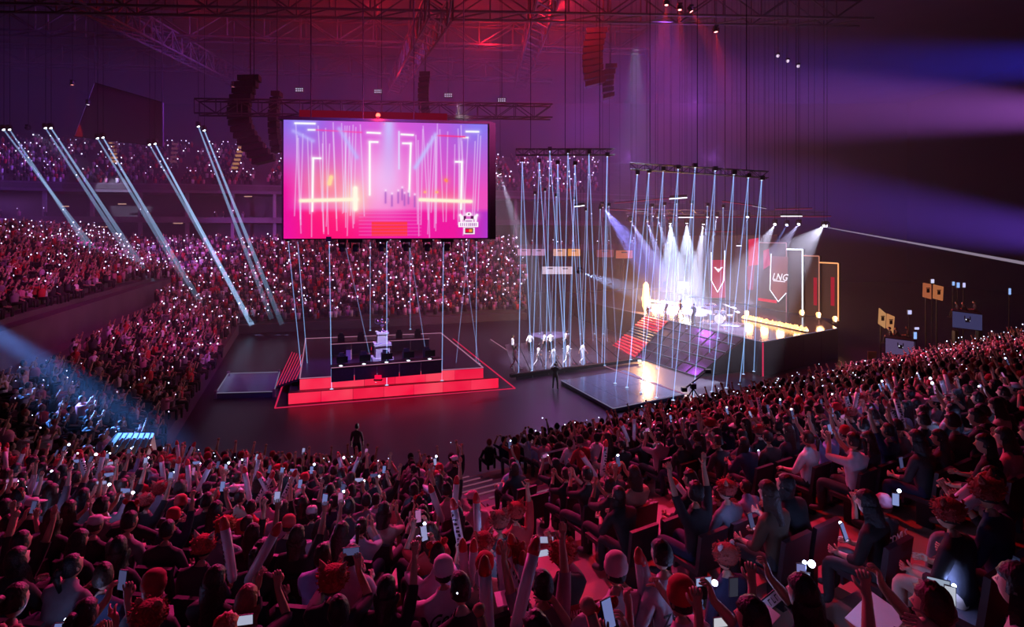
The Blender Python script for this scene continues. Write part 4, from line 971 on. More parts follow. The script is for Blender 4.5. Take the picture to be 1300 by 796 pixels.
# ---- hair and headgear, in head space (neck top at the origin, face towards +Y)
def shell(th_keep, k=1.1, wob=.01, n=16, m=10, low=-.4, seed=0, C0=Vector((0, .012, .12)), R0=(.078, .1, .122)):
    b = MB(); vs = []; rr = random.Random(seed)
    for j in range(m + 1):
        ph = low + (pi / 2 - low) * j / m
        for i in range(n):
            th = 2 * pi * i / n; x, y, z = math.cos(ph) * math.cos(th), math.cos(ph) * math.sin(th), math.sin(ph)
            q = k + rr.uniform(-wob, wob) * 2; 
            if y > .35 and z < .42: q = .93
            vs.append(C0 + Vector((x * R0[0], y * R0[1], z * R0[2])) * q)
    fs = [(j * n + i, j * n + (i + 1) % n, (j + 1) * n + (i + 1) % n, (j + 1) * n + i) for j in range(m) for i in range(n)]
    b.add(vs, fs); return b
HAIR = {}
HAIR['short'] = shell(None, 1.1, .012, seed=1).mesh('hair', M_hair, True)
HAIR['tousled'] = shell(None, 1.18, .05, seed=2).mesh('hair', M_hair, True)
def long_hair(seed, ln=.3, w=.1):
    b = shell(None, 1.13, .015, low=-.3, seed=seed); rr = random.Random(seed); n = 9; vs = []
    for j in range(7):
        z = .11 - ln * j / 6
        for i in range(n):
            a = pi + pi * i / (n - 1) ; ww = w * (1 + .12 * math.sin(j)) * rr.uniform(.95, 1.05)
            vs.append(Vector((math.cos(a) * ww, -.015 + math.sin(a) * (w * .85 + .008 * j), z)))
    b.add(vs, [(j * n + i, j * n + i + 1, (j + 1) * n + i + 1, (j + 1) * n + i) for j in range(6) for i in range(n - 1)])
    vs2 = [v + Vector((0, .03, 0)) for v in vs]; b.add(vs2, [(j * n + i, (j + 1) * n + i, (j + 1) * n + i + 1, j * n + i + 1) for j in range(6) for i in range(n - 1)]); return b
HAIR['long'] = long_hair(3).mesh('hair', M_hair, True); HAIR['bob'] = long_hair(4, .19, .105).mesh('hair', M_hair, True)
b = shell(None, 1.1, .01, seed=5); b.tube((0, -.09, .2), (0, -.15, .17), .03, .035, 8); b.tube((0, -.15, .17), (0, -.17, -.02), .035, .018, 8); HAIR['ponytail'] = b.mesh('hair', M_hair, True)
HAT = {}
b = MB(); b.lathe([(.092, .12), (.1, .14), (.1, .185), (.094, .19), (.09, .235), (.06, .268), (.02, .282)], (0, .0, 0), 18); HAT['beanie'] = b.mesh('beanie', M_cloth, True)
b = MB(); b.lathe([(.09, .15), (.09, .19), (.075, .235), (.03, .252)], (0, 0, 0), 16); b.box((0, .13, .155), (.14, .11, .012)); HAT['cap'] = b.mesh('cap', M_cloth, True)
b = MB()
rr_ = random.Random(8)
prof = [(.105, .1), (.118, .14), (.12, .18), (.1, .235), (.05, .265)]
b.lathe([(r, z) for r, z in prof], (0, -.002, 0), 18)
for k in range(90):
    a = rr_.uniform(0, 2 * pi); j = rr_.randrange(4); r, z = prof[j]; p = Vector((math.cos(a) * r, math.sin(a) * r, z + rr_.uniform(0, .03))); q = p + Vector((math.cos(a) * .025, math.sin(a) * .025, rr_.uniform(-.01, .02)))
    b.tube(p, q, .01, .002, 4, False)
HAT['fur'] = b.mesh('fur_hat', M_fur, True)
def ears(kind, sd_):
    b = MB()
    for s in (sd_,):
        if kind == 'horn': b.lathe([(.03, 0), (.034, .02), (.02, .06), (.004, .1)], (s * .075, .0, .225), 8, axis=(s * .5, 0, 1))
        else: b.ball((s * .085, 0, .25), .04, 9, 6, (1, .5, 1))
    return b
EAR = {(k_, s_): ears(k_, s_).mesh('ear', M_fur, True) for k_ in ('horn', 'round') for s_ in (-1, 1)}
b = MB(); b.path([Vector((math.cos(a) * .09, .0, .12 + math.sin(a) * .14)) for a in [pi * k / 12 for k in range(13)]], .009, 6); HAT['headband'] = b.mesh('headband', M_fur, True)

make_body('rest', lean=.12, look=-.1)
make_body('rest_turn', lean=.05, head_turn=.5, hands=((-.2, .32, .6), (.1, .34, .68)))
make_body('phone_both', hands=((-.09, .34, 1.12), (.09, .34, 1.12)), palm=((.1, .2, 1), (-.1, .2, 1)), palm_n=((.6, .6, 0), (-.6, .6, 0)), sleeves='short', curl=1.2)
make_body('phone_high', hands=((-.2, .3, .64), (.17, .34, 1.38)), palm=((0, 1, 0), (0, .15, 1)), palm_n=((0, 0, -1), (-.4, .8, 0)), look=.1, sleeves='short', curl=1.2)
make_body('sticks', hands=((-.17, .36, 1.0), (.17, .36, 1.0)), palm=((.2, .5, .8), (-.2, .5, .8)), palm_n=((1, 0, 0), (-1, 0, 0)), curl=1.7)
make_body('arms_up', hands=((-.3, .16, 1.48), (.3, .16, 1.48)), palm=((-.1, 0, 1), (.1, 0, 1)), palm_n=((0, 1, 0), (0, 1, 0)), curl=.3, look=.15, sleeves='short')
make_body('lean_in', lean=.5, look=.35, hands=((-.12, .5, .72), (.12, .5, .72)))
make_body('spread', hands=((-.5, .22, 1.02), (.46, .25, .95)), palm=((-1, .3, .2), (1, .3, .1)), palm_n=((0, 1, 0), (0, 1, 0)), curl=.5, sleeves='short')
make_body('clap', hands=((-.04, .36, 1.03), (.05, .36, 1.03)), palm=((.1, .4, 1), (-.1, .4, 1)), palm_n=((1, 0, 0), (-1, 0, 0)), curl=.25)
make_body('one_up', hands=((-.18, .3, .64), (.24, .12, 1.5)), palm=((0, 1, 0), (.05, 0, 1)), palm_n=((0, 0, -1), (0, 1, 0)), curl=1.6)
make_body('stand', False, hands=((-.28, .05, .82), (.28, .05, .82)), palm=((0, .1, -1), (0, .1, -1)), curl=.5)
make_body('stand_phone', False, hands=((-.08, .36, 1.52), (.1, .36, 1.52)), palm=((.1, .2, 1), (-.1, .2, 1)), palm_n=((.6, .6, 0), (-.6, .6, 0)), curl=1.2)
make_body('walk', False, hands=((-.3, .22, .95), (.3, -.22, .9)), palm=((0, .4, -1), (0, -.2, -1)), curl=.6, feet=((-.1, -.34, .14), (.1, .36, .08)), lean=.06)
make_body('walk_b', False, hands=((-.3, -.2, .9), (.3, .24, .95)), palm=((0, -.2, -1), (0, .4, -1)), curl=.6, feet=((-.1, .3, .08), (.1, -.3, .14)), lean=.04)
make_body('sing', False, hands=((-.3, .1, .9), (.06, .2, 1.48)), palm=((0, .2, -1), (-.3, 0, 1)), palm_n=((1, 0, 0), (0, -1, .2)), curl=1.5, feet=((-.16, .05, .08), (.16, -.05, .08)), head_turn=.2)
make_body('camera', False, hands=((-.16, .3, 1.45), (.2, .28, 1.5)), palm=((.3, .6, .6), (-.3, .6, .6)), curl=1.3, feet=((-.16, .1, .08), (.16, -.08, .08)))

def part_of(name, me, parent, mtx=None, col=None):
    o = bpy.data.objects.new(name, me); COL.objects.link(o); o.parent = parent
    if mtx is not None: o.matrix_local = mtx
    if col: o.color = (*col, 1)
    return o
SKINS = [(.5, .29, .2), (.55, .33, .24), (.44, .25, .17), (.6, .38, .29)]
def person(pose, loc, rz, shirt, pants, hair, haircol, hat=None, hatcol=None, ear=None, earcol=None, label='', group=None, scale=1.0, shoes=(.05, .05, .05), skin=None, shirt_rough=None):
    P = BODY[pose]; o = bpy.data.objects.new('person', P.body); COL.objects.link(o); o.location = loc; o.rotation_euler = (0, 0, rz); o.scale = (scale,) * 3
    o.color = (*(skin or SKINS[int(abs(loc[0] * 97 + loc[1] * 31)) % 4]), 1); tag(o, label, 'person', group)
    part_of('shirt', P.shirt, o, None, shirt); part_of('trousers', P.pants, o, None, pants); part_of('shoes', P.shoes, o, None, shoes)
    if hair: part_of('hair', HAIR[hair], o, P.head, haircol)
    if hat:
        h_ = part_of({'fur': 'fur_hat'}.get(hat, hat), HAT[hat], o, P.head, hatcol)
        if ear:
            for s_ in (-1, 1): part_of('ear', EAR[(ear, s_)], h_, None, earcol or hatcol)
    return o
def facing(loc, tx, ty): return math.atan2(ty - loc[1], tx - loc[0]) - pi / 2
def inworld(o, p):  # local point of a person to world (z rotation, uniform scale)
    return Vector(o.location) + Matrix.Rotation(o.rotation_euler.z, 3, 'Z') @ (Vector(p) * o.scale[0])

# ---- things people hold
bp_ = MB(); bp_.box((0, 0, 0), (.078, .012, .16)); PH_BODY = bp_.mesh('phone', M_dark)
bp_ = MB(); bp_.box((0, -.0075, 0), (.07, .003, .148)); PH_SCR = bp_.mesh('display', emat('phone_screen', (1, 1, 1), .55, objcol=True))
bp_ = MB(); bp_.ball((.022, .012, .06), .013, 8, 5); PH_FL = bp_.mesh('flash', E_flash)
def phone(p, rz, label, group, flash=True, scr=(.35, .4, .8), tiltx=0.0, land=False, big=1.0):
    o = bpy.data.objects.new('phone', PH_BODY); COL.objects.link(o); o.location = p; o.rotation_euler = (tiltx, pi / 2 if land else 0, rz); tag(o, label, 'phone', group)
    part_of('display', PH_SCR, o, None, scr)
    if flash:
        part_of('flash', PH_FL, o, Matrix.Scale(big, 4))
        if p[1] < 13:
            l = bpy.data.lights.new('flash_light', 'POINT'); l.energy = 2.2 * min(big, 2); l.color = (.3, .42, 1); l.shadow_soft_size = .03
            lo = bpy.data.objects.new('flash_light', l); COL.objects.link(lo); lo.parent = o; lo.location = (.022, .09, .06)
    return o
b = MB(); b.lathe([(.03, 0), (.045, .04), (.047, .3), (.045, .5)], (0, 0, 0), 12); ST_B = b.mesh('thunderstick', M_plastic, True)
b = MB(); b.lathe([(.045, .5), (.047, .54), (.03, .6), (.008, .625)], (0, 0, 0), 12); ST_T = b.mesh('tip', M_redp, True)
b = MB(); rr_ = random.Random(2)
for k in range(9):
    z = .08 + k * .045
    for q in range(3):
        a = rr_.uniform(-.5, .5) - pi / 2; r = .0475; b.box((math.cos(a) * r, math.sin(a) * r, z + rr_.uniform(-.012, .012)), (rr_.uniform(.012, .03), .004, rr_.uniform(.006, .024)))
ST_L = b.mesh('lettering', M_ink)
def stick(p, d, label, group, roll=0):
    o = bpy.data.objects.new('thunderstick', ST_B); COL.objects.link(o); M = Vector(d).to_track_quat('Z', 'Y').to_matrix().to_4x4() @ Matrix.Rotation(roll, 4, 'Z'); M.translation = p
    o.matrix_world = M; tag(o, label, 'inflatable stick', group); part_of('tip', ST_T, o); part_of('lettering', ST_L, o); return o

# ---- head height plane of the near stand: which seat lies under a pixel
def s_of(p):
    sa = (p - SA.p).dot(SA.n); sb = (p - SB.p).dot(SB.n); return (sa, SA) if sa > sb else (sb, SB)
def seat_under(px, py, hz=1.28):
    """march along the pixel's ray until it is hz above the tread below"""
    Y = 2.5
    while Y < 60:
        p = at(px, py, Y); s, side = s_of(p)
        k = max(0, int(s / RD)); zt = 1.9 + .27 * s / RD - .1
        if s > 0 and p.z <= zt + hz:
            return Vector((p.x, p.y, row_z(side, k))), side, k, p.z - row_z(side, k)
        if s <= 0 and Y > 15: return Vector((p.x, p.y, 1.9)), side, 0, 1.3
        Y += .02
TAKEN = [(.45, 4.5, .42), (1.05, 4.6, .42), (.0, 4.7, .3), (.15, 5.3, .3)]
HAIRC = [(.012, .008, .007), (.02, .011, .008), (.035, .016, .01), (.01, .01, .012)]
CL = {'black': (.015, .014, .018), 'charcoal': (.04, .038, .045), 'navy': (.02, .025, .07), 'grey': (.22, .2, .23), 'white': (.7, .67, .72), 'pink': (.6, .25, .35), 'red': (.5, .03, .04), 'pale blue': (.35, .42, .65), 'brown': (.12, .06, .04), 'beige': (.5, .38, .3)}
# ---- the people one can single out at the front of the stand
def special(px, py, pose, shirt, hair, hc, label, hat=None, hatc=None, ear=None, earc=None, pants='charcoal', hz=1.22, turn=0., sc=1.0, depth=None):
    P = BODY[pose]; top = P.top - .1
    if depth is None: loc, side, k, _ = seat_under(px, py, hz)
    else:
        loc = at(px, py, depth); s, side = s_of(loc); k = max(0, int(s / RD))
    hp = at(px, py, loc.y); z = hp.z - top * sc
    loc = Vector((loc.x, loc.y, z)); off = P.head @ Vector((0, 0, .14))
    rz = facing(loc, -side.n.x * 40 + loc.x, -side.n.y * 40 + loc.y) + turn
    loc2 = loc - Matrix.Rotation(rz, 3, 'Z') @ Vector((off.x, off.y, 0)) * sc
    TAKEN.append((loc.x, loc.y, .42)); 
    return person(pose, loc2, rz, CL[shirt] if isinstance(shirt, str) else shirt, CL[pants], hair, hc, hat, hatc, ear, earc, label, None, sc), side
BK = HAIRC[0]; FURR = (.45, .03, .03); FURB = (.28, .05, .04)
def shirt_text(o, body, size, m, z=.33, y=-.135, shear=0.):
    P = o; text_part('shirt_lettering', body, size, m, o, Matrix.Translation((0, y, .50 + z)) @ Matrix.Rotation(pi / 2 + .0, 4, 'X'), .002, shear)
G_ST = 'inflatable sticks held up in the near stand'
sp1, _ = special(563, 724, 'sticks', 'white', 'short', BK, 'person in a white beanie and white shirt with handwritten lettering on the back', 'beanie', (.75, .7, .75))
text_part('shirt_lettering', 'Geuyer', .17, M_ink, sp1, Matrix.Translation((.03, -.145, .86)) @ Matrix.Rotation(pi / 2, 4, 'X'), .002, .35)
h = inworld(sp1, BODY['sticks'].palm[1][0])
stick(at(591, 760, h.y), (-.05, 0, 1), 'left one of two upright inflatable sticks beside the white beanie', G_ST); stick(at(600, 762, h.y), (.02, .05, 1), 'right one of two upright inflatable sticks beside the white beanie', G_ST, .4)
special(585, 745, 'rest', 'black', 'short', BK, 'dark figure seen between the white beanie and the pink oval fan', depth=3.9, sc=.9)
sp2, _ = special(690, 742, 'arms_up', 'grey', 'short', BK, 'person with short dark hair and grey hooded top behind the bunch of sticks')
for i, (x0, y0, x1, y1, lb) in enumerate(((637, 722, 635, 688, 'leftmost upright stick in the bunch held by the grey hooded person'), (646, 722, 643, 692, 'second stick in the bunch held by the grey hooded person'), (657, 712, 648, 680, 'highest leaning stick in the bunch, tip pointing up left'),
                                    (657, 748, 638, 710, 'broad leaning stick with dark lettering in front of the bunch'), (664, 750, 664, 702, 'tall upright stick on the right of the bunch'), (664, 720, 664, 690, 'rearmost stick in the bunch with a pale tip'))):
    Y = 5.2 + .1 * (i % 3); p = at(x0, y0, Y); q = at(x1, y1, Y); stick(q - (q - p).normalized() * .6, (q - p), lb, 'bunch of inflatable sticks', i)
pf = at(651, 700, 5.4); t = thing('plush_toy', 'reddish fluffy toy head among the raised bunch of sticks', 'toy', pf)
b = MB(); b.ball(pf, .1, 14, 10)
rr_ = random.Random(5)
for k in range(160):
    d = Vector((rr_.gauss(0, 1), rr_.gauss(0, 1), rr_.gauss(0, 1))).normalized(); b.tube(pf + d * .09, pf + d * .125, .012, .002, 4, False)
o = b.build('fur', M_fur, t, smooth=True); o.color = (.4, .04, .03, 1)
b = MB(); b.ball(pf + Vector((.05, -.05, -.13)), .035, 8, 6); b.build('muzzle', M_paper, t, smooth=True)
t = thing('pink_sign', 'pale pink card lying on the lap beside the grey hooded person', 'sign', at(648, 755, 4.9)); p = at(650, 757, 4.9)
b = MB(); b.box(p, (.3, .2, .01), ax=(1, .2, .1)); b.build('card', M_paper, t)
t = thing('oval_fan', 'pale oval hand fan between the white beanie and the bunch of sticks', 'hand fan', at(613, 734, 5)); p = at(613, 734, 5)
b = MB(); n_ = 20; b.add([p + Vector((math.cos(a) * .075, 0, math.sin(a) * .1)) for a in [2 * pi * k / n_ for k in range(n_)]] + [p + Vector((math.cos(a) * .075, .006, math.sin(a) * .1)) for a in [2 * pi * k / n_ for k in range(n_)]], [tuple(range(n_)), tuple(range(2 * n_ - 1, n_ - 1, -1))] + [(i, n_ + i, n_ + (i + 1) % n_, (i + 1) % n_) for i in range(n_)]); b.build('blade', M_plastic, t)
b = MB(); b.tube(p + Vector((0, 0, -.1)), p + Vector((.02, 0, -.24)), .009); b.build('handle', M_redp, t)
sp3, _ = special(714, 704, 'phone_both', 'black', 'short', BK, 'person in a dark red fur hat with small ears holding up a bright phone', 'fur', FURR, 'round', FURR)
phone(at(694, 685, 6.3), .0, 'phone glaring white in the hand of the red fur hat wearer', None, True, (.6, .6, .9), land=True, big=2.2)
phone(at(688, 702, 6.0), .3, 'second white phone glow below the red fur hat wearer hand', None, True, (.7, .75, 1), land=True, big=2.4)
sp4, _ = special(782, 722, 'spread', (.62, .5, .56), 'short', BK, 'person in a red and white beanie with arms spread over the slogan banner', 'beanie', (.75, .45, .5))
t = thing('slogan_banner', 'long red fabric banner with pale capital letters reading MAKE THEM BELIEVE', 'banner', at(765, 780, 4.7))
q0, q1 = at(690, 790, 4.45), at(840, 755, 4.9); dd = (q1 - q0).normalized(); upv = Vector((0, .55, .83)); b = MB(); n_ = 14
for k in range(n_):
    a, c_ = q0.lerp(q1, k / n_), q0.lerp(q1, (k + 1) / n_); za, zc = .012 * math.sin(k), .012 * math.sin(k + 1)
    nn = dd.cross(upv).normalized(); b.hexa([a - upv * .07 + nn * za, c_ - upv * .07 + nn * zc, c_ + upv * .07 + nn * zc, a + upv * .07 + nn * za], [v + nn * .008 for v in (a - upv * .07 + nn * za, c_ - upv * .07 + nn * zc, c_ + upv * .07 + nn * zc, a + upv * .07 + nn * za)])
b.build('cloth', mat('banner_red_cloth', (.2, .01, .02), .8), t)
for f_ in (.37, .8): text_part('lettering', 'MAKE THEM BELIEVE', .085, mat('banner_letters', (.75, .4, .45), .6), t, frame_mtx(q0.lerp(q1, f_) + dd.cross(upv).normalized() * .026 - wloc(t), dd, upv) @ Matrix.Diagonal((.55, 1, 1, 1)), .002, 0, 1.0)
sp5, _ = special(768, 792, 'rest', 'navy', 'bob', (.01, .02, .12), 'person with blue hair wearing a red headband with round ears at the bottom edge', 'headband', FURR, 'round', FURR)
sp6, _ = special(841, 702, 'rest', 'white', 'short', BK, 'person with short dark hair in a white jersey with dark capital lettering on the back', hz=1.25)
text_part('shirt_lettering', 'ZEUK R', .14, M_ink, sp6, Matrix.Translation((0, -.148, .84)) @ Matrix.Rotation(pi / 2, 4, 'X'), .002)
sp7, _ = special(865, 757, 'sticks', (.55, .4, .45), 'short', BK, 'person in a bright red beanie and pale hooded top holding two inflatable sticks', 'beanie', (.5, .02, .03))
stick(at(822, 790, 4.6), (-.12, .05, 1), 'inflatable stick with ladder lettering held by the red beanie wearer, left one', G_ST); stick(at(838, 790, 4.6), (-.3, .05, 1), 'inflatable stick with ladder lettering held by the red beanie wearer, right one', G_ST, .5)
sp8, _ = special(922, 706, 'stand', 'navy', 'short', BK, 'person in a red fur hat with pale eared flaps and dark blue coat', 'fur', FURB, 'round', (.7, .5, .5), hz=1.3, depth=5.6)
phone(at(893, 738, 5.0), .2, 'phone with twin white lights beside the dark blue coat', None, True, (.5, .6, 1), land=True, big=2.2)
sp9, _ = special(958, 782, 'phone_both', (.45, .35, .5), 'long', BK, 'person at the bottom edge raising a dark phone beside a lettered card', turn=.2)
phone(at(931, 745, 4.4), .15, 'dark phone raised over the bottom edge by a bare arm', None, False, (.05, .05, .08))
phone(at(917, 789, 4.3), .15, 'glaring white phone lying low at the bottom edge, left of the dark phone', None, True, (.9, .9, 1), land=True, big=3)
t = thing('lettered_card', 'small pale card with black edge and black lettering held near the bottom edge', 'sign', at(975, 766, 4.6)); p = at(975, 766, 4.6); ax_ = Vector((.8, .1, .55)).normalized(); uz = Vector((-.5, .3, .8))
m_ = frame_mtx(p, ax_, uz); n_ = m_.to_3x3() @ Vector((0, 0, 1)); r_ = m_.to_3x3() @ Vector((1, 0, 0)); u_ = m_.to_3x3() @ Vector((0, 1, 0))
b = MB(); b.box(p, (.24, .01, .1), ax=r_, az=u_); b.build('backing', M_ink, t); b = MB(); b.box(p + n_ * .008, (.22, .006, .08), ax=r_, az=u_); b.build('card', M_paper, t)
for k in range(6):
    b = MB(); c0 = p + n_ * .013 + r_ * (-.09 + .034 * k); b.box(c0 + u_ * .0, (.006, .002, .05), ax=r_, az=u_); b.box(c0 + r_ * .009 + u_ * (.02 if k % 2 else -.02), (.018, .002, .008), ax=r_, az=u_); b.build('letter', M_ink, t)
t = thing('lettered_card', 'larger pale card on a lap below the small black-edged card', 'sign', at(960, 780, 4.5)); p = at(961, 783, 4.4)
b = MB(); b.box(p, (.3, .22, .01), ax=(.8, .5, .25), az=(-.1, -.3, 1)); b.build('card', M_paper, t)
t = thing('flat_card', 'big bare pinkish card resting tilted in the lower right corner', 'sign', at(1115, 785, 4.6)); p = at(1112, 784, 4.5)
b = MB(); b.box(p, (.42, .28, .01), ax=(.85, .5, .2), az=(-.1, -.35, 1)); b.build('card', M_paper, t)
special(430, 775, 'rest_turn', 'pale blue', 'short', BK, 'person in a pale blue-grey tee at the bottom edge left of the white beanie')
special(446, 705, 'lean_in', 'pink', 'short', BK, 'person in a pink hooded top leaning forward above the pale blue tee')
special(490, 748, 'phone_high', 'black', 'bob', BK, 'person with a dark bob in black at the centre of the lower stand')
special(312, 762, 'phone_both', 'black', 'bob', (.3, .06, .05), 'person with big reddish hair holding a pale phone low at the left')
phone(at(308, 787, 4.2), -.5, 'phone with pale screen held under the big reddish hair', None, False, (.7, .75, 1), tiltx=-.7, land=True)
special(284, 803, 'rest', 'charcoal', 'tousled', (.5, .06, .04), 'person with curly bright red hair cut by the bottom edge')
special(258, 694, 'rest', 'charcoal', 'short', BK, 'person in a bright red fur hat with small horns left of centre', 'fur', FURR, 'horn', (.6, .4, .35))
special(286, 668, 'rest', 'grey', 'short', BK, 'person with a fluffy orange red hat above the horned fur hat', 'fur', (.5, .06, .02))
special(195, 744, 'rest', 'charcoal', 'short', (.25, .05, .04), 'person with round reddish hair near the left bottom corner', 'beanie', (.3, .02, .03))
special(634, 662, 'rest', 'charcoal', 'short', BK, 'person in a wide brown fur hat beside the aisle stairs', 'fur', FURB, 'round', FURB)
special(655, 650, 'one_up', 'red', 'short', BK, 'person in a bright red fur hat next to the aisle, waving', 'fur', FURR, 'horn', FURR)
special(600, 632, 'rest', 'pink', 'short', BK, 'person in a pink hat seated at the head of the aisle', 'cap', (.6, .2, .3))
special(912, 626, 'stand', 'black', 'short', BK, 'standing person in a black jacket holding a folder and two sticks', hz=1.6, depth=9.2)
stick(at(886, 648, 8.8), (-.5, .2, .62), 'inflatable stick pointing up left beside the standing black jacket, lower one', G_ST); stick(at(888, 642, 8.8), (-.28, .1, .9), 'inflatable stick pointing up left beside the standing black jacket, steeper one', G_ST, 1)
t = thing('folder', 'white folder tucked under the arm of the standing black jacket', 'folder', at(897, 645, 8.7)); p = at(897, 645, 8.7)
b = MB(); b.box(p, (.3, .03, .22), ax=(.8, .2, .5)); b.build('cover', M_paper, t)
special(948, 618, 'lean_in', 'pale blue', 'short', BK, 'person in a pale blue shirt right of the standing black jacket', depth=9.4)
sp10, _ = special(1122, 640, 'phone_both', 'black', 'short', BK, 'person in a hooded black top with white lettering on the back at the right', hat='beanie', hatc=(.4, .15, .2), depth=7.2, hz=1.3)
text_part('shirt_lettering', 'CDVLS', .17, M_paper, sp10, Matrix.Translation((0, -.148, .84)) @ Matrix.Rotation(pi / 2, 4, 'X'), .002)
phone(at(1137, 634, 6.9), -.5, 'phone with blue-white light held by the black top with white lettering', None, True, (.4, .5, 1), big=1.8)
sp11, _ = special(1262, 606, 'sticks', 'black', 'short', BK, 'person in pale trousers sitting with two sticks held out at the far right', pants='grey', turn=.75, depth=5.4)
stick(at(1196, 652, 5.0), (.62, .1, .42), 'upper of two inflatable sticks held out at the far right', G_ST); stick(at(1205, 655, 4.9), (.7, .1, .34), 'lower of two inflatable sticks held out at the far right', G_ST, 1)
sp12, _ = special(1022, 752, 'phone_both', 'black', 'bob', BK, 'person with dark bob holding a glowing phone over the red boards')
phone(at(1022, 738, 4.6), -.4, 'phone with blue-white light over the red boards near the bottom edge', None, True, (.5, .6, 1), big=2.4)
phone(at(1017, 727, 4.7), -.3, 'dim phone just above the blue-white one over the red boards', None, True, (.3, .3, .7), big=1.4)
sp13, _ = special(1187, 768, 'phone_both', 'black', 'tousled', (.08, .01, .01), 'person with dark red hair raising a pale phone at the lower right corner')
phone(at(1191, 740, 4.5), -.5, 'pale phone held high at the lower right corner', None, True, (.5, .6, .8), big=1.0, land=True)
phone(at(1206, 756, 4.4), -.5, 'phone edge glowing blue at the lower right corner', None, True, (.8, .85, 1), big=1.3)

# red seat cloths / signs in the stand
for px, py, w_, h_, Y, lb in ((563, 638, .36, .2, 12.2, 'bright red square cloth sign held up in the middle of the stand'), (494, 657, .34, .24, 11, 'red board held beside a leaning person left of the aisle'), (540, 658, .26, .16, 11, 'small red pad just left of the aisle')):
    p = at(px, py, Y); t = thing('red_sign', lb, 'sign', p); b = MB(); b.box(p, (w_, .02, h_), az=(0, .4, 1)); b.build('card', M_redp, t)
    b = MB(); b.box(p + Vector((0, 0, -h_ / 2)), (w_, .03, .015)); b.build('edge', M_ink, t)

# ---- aisle with its steps; rail across the stand
AIS = []
def u_B(p): return (p - SB.p).dot(SB.d)
ais = thing('aisle_stairs', 'aisle of reddish steps running down through the near stand', 'stairs', SB.p + SB.n * 8 + UP * 4)
E_nose = emat('step_edge_light', hexc('#a05878'), .5)
for k in range(0, 19):
    for h in (0, 1):
        s0 = (k + .5 * h) * RD; z = row_z(SB, k) + (.0 if h else -.135); c0 = SB.p + SB.n * (s0 + RD * .25)
        if not h:
            b = MB(); b.box(z0(SB.p + SB.n * (k * RD - RD * .25) , row_z(SB, k) - .2), (2.0, RD * .5, .13), ax=SB.d); b.build('step', M_plat if k < 9 else M_tread, ais)
            if k < 9: b = MB(); b.box(z0(SB.p + SB.n * (k * RD + RD * .42), row_z(SB, k) + .01), (2.0, RD * .6, .02), ax=SB.d); b.build('mat', M_plat, ais)  # dark sheet added over the tread to tone it down
    if k < 9: line_part([z0(SB.p + SB.n * (k * RD + .02) - SB.d * .72, row_z(SB, k) + .02), z0(SB.p + SB.n * (k * RD + .02) + SB.d * .72, row_z(SB, k) + .02)], .022, E_nose, ais, 'edge_strip')
# striped stair down to the floor in front of the aisle
fs_ = thing('floor_stairs', 'pale-edged stair leading from the near stand down to the arena floor', 'stairs', z0(SB.p - SB.n * 1.2))
for k in range(9):
    z = 1.7 - k * .19; c0 = SB.p - SB.n * (.18 + k * .3) - SB.d * .3; b = MB(); b.box(z0(c0, z / 2), (2.2, .3, z), ax=SB.d); b.build('step', M_conc, fs_)
    line_part([z0(c0 - SB.d * 1.05 - SB.n * .13, z + .02), z0(c0 + SB.d * 1.05 - SB.n * .13, z + .02)], .022, E_nose, fs_, 'edge_strip')
def rail(side, s, u0, u1, label):
    a = side.p + side.n * s + side.d * u0; c_ = side.p + side.n * s + side.d * u1; k = int(s / RD); z = row_z(side, k); t = thing('guard_rail', label, 'railing', z0((a + c_) / 2, z))
    for h in (.8, 1.08):
        b = MB(); b.tube(z0(a, z + h), z0(c_, z + h), .032, n=8); b.build('bar', M_rail, t, smooth=True)
    n = int((c_ - a).length / 1.8)
    for i in range(n + 1):
        p = a.lerp(c_, i / n); b = MB(); b.tube(z0(p, z), z0(p, z + 1.08), .02, n=6); b.build('post', M_rail, t)
sr = 5 * RD - .06
mA = meet(SA, sr, SB, sr)
rail(SA, sr, -13.0, (mA - SA.p).dot(SA.d) - .3, 'long white guard rail crossing the left part of the near stand')
rail(SB, sr, .95, 16, 'white guard rail crossing the right part of the near stand beside the aisle')
rail(SB, 11 * RD - .06, 9, 22, 'guard rail higher up in the right part of the near stand')

# ---- seats and their occupants, row by row
def proj(p): return (650 + F * p.x / p.y, HY + F * (CZ - p.z) / p.y) if p.y > .3 else (None, None)
SEATS = []; SP = .56
for side in (SA, SB):
    for k in range(0, 19):
        s = k * RD + .33
        if side is SA:
            u0 = (meet(SL, s, SA, s) - SA.p).dot(SA.d) + 1.2; u1 = (meet(SA, s, SB, s) - SA.p).dot(SA.d) + .05
        else:
            u0 = (meet(SA, s, SB, s) - SB.p).dot(SB.d) + .1; u1 = 68
        n = int((u1 - u0) / SP)
        for i in range(n):
            u = u0 + (i + .5) * SP; p = side.p + side.n * s + side.d * u
            if side is SB and -1.1 < u < 1.15: continue
            loc = Vector((p.x, p.y, row_z(side, k)))
            if p.y < 1.5: continue
            x, y = proj(loc + UP * 1.25)
            if x is None or x < -320 or x > 1640 or y > 960: continue
            SEATS.append([loc, side, k, u, x, y, i])
SEATS.sort(key=lambda q: q[0].y * 1.0 + (0 if (-25 < q[4] < 1325 and q[5] < 850) else 1000))
def blocked(loc):
    for x, y, r in TAKEN:
        if (loc.x - x) ** 2 + (loc.y - y) ** 2 < (r + .0) ** 2: return True
    return False
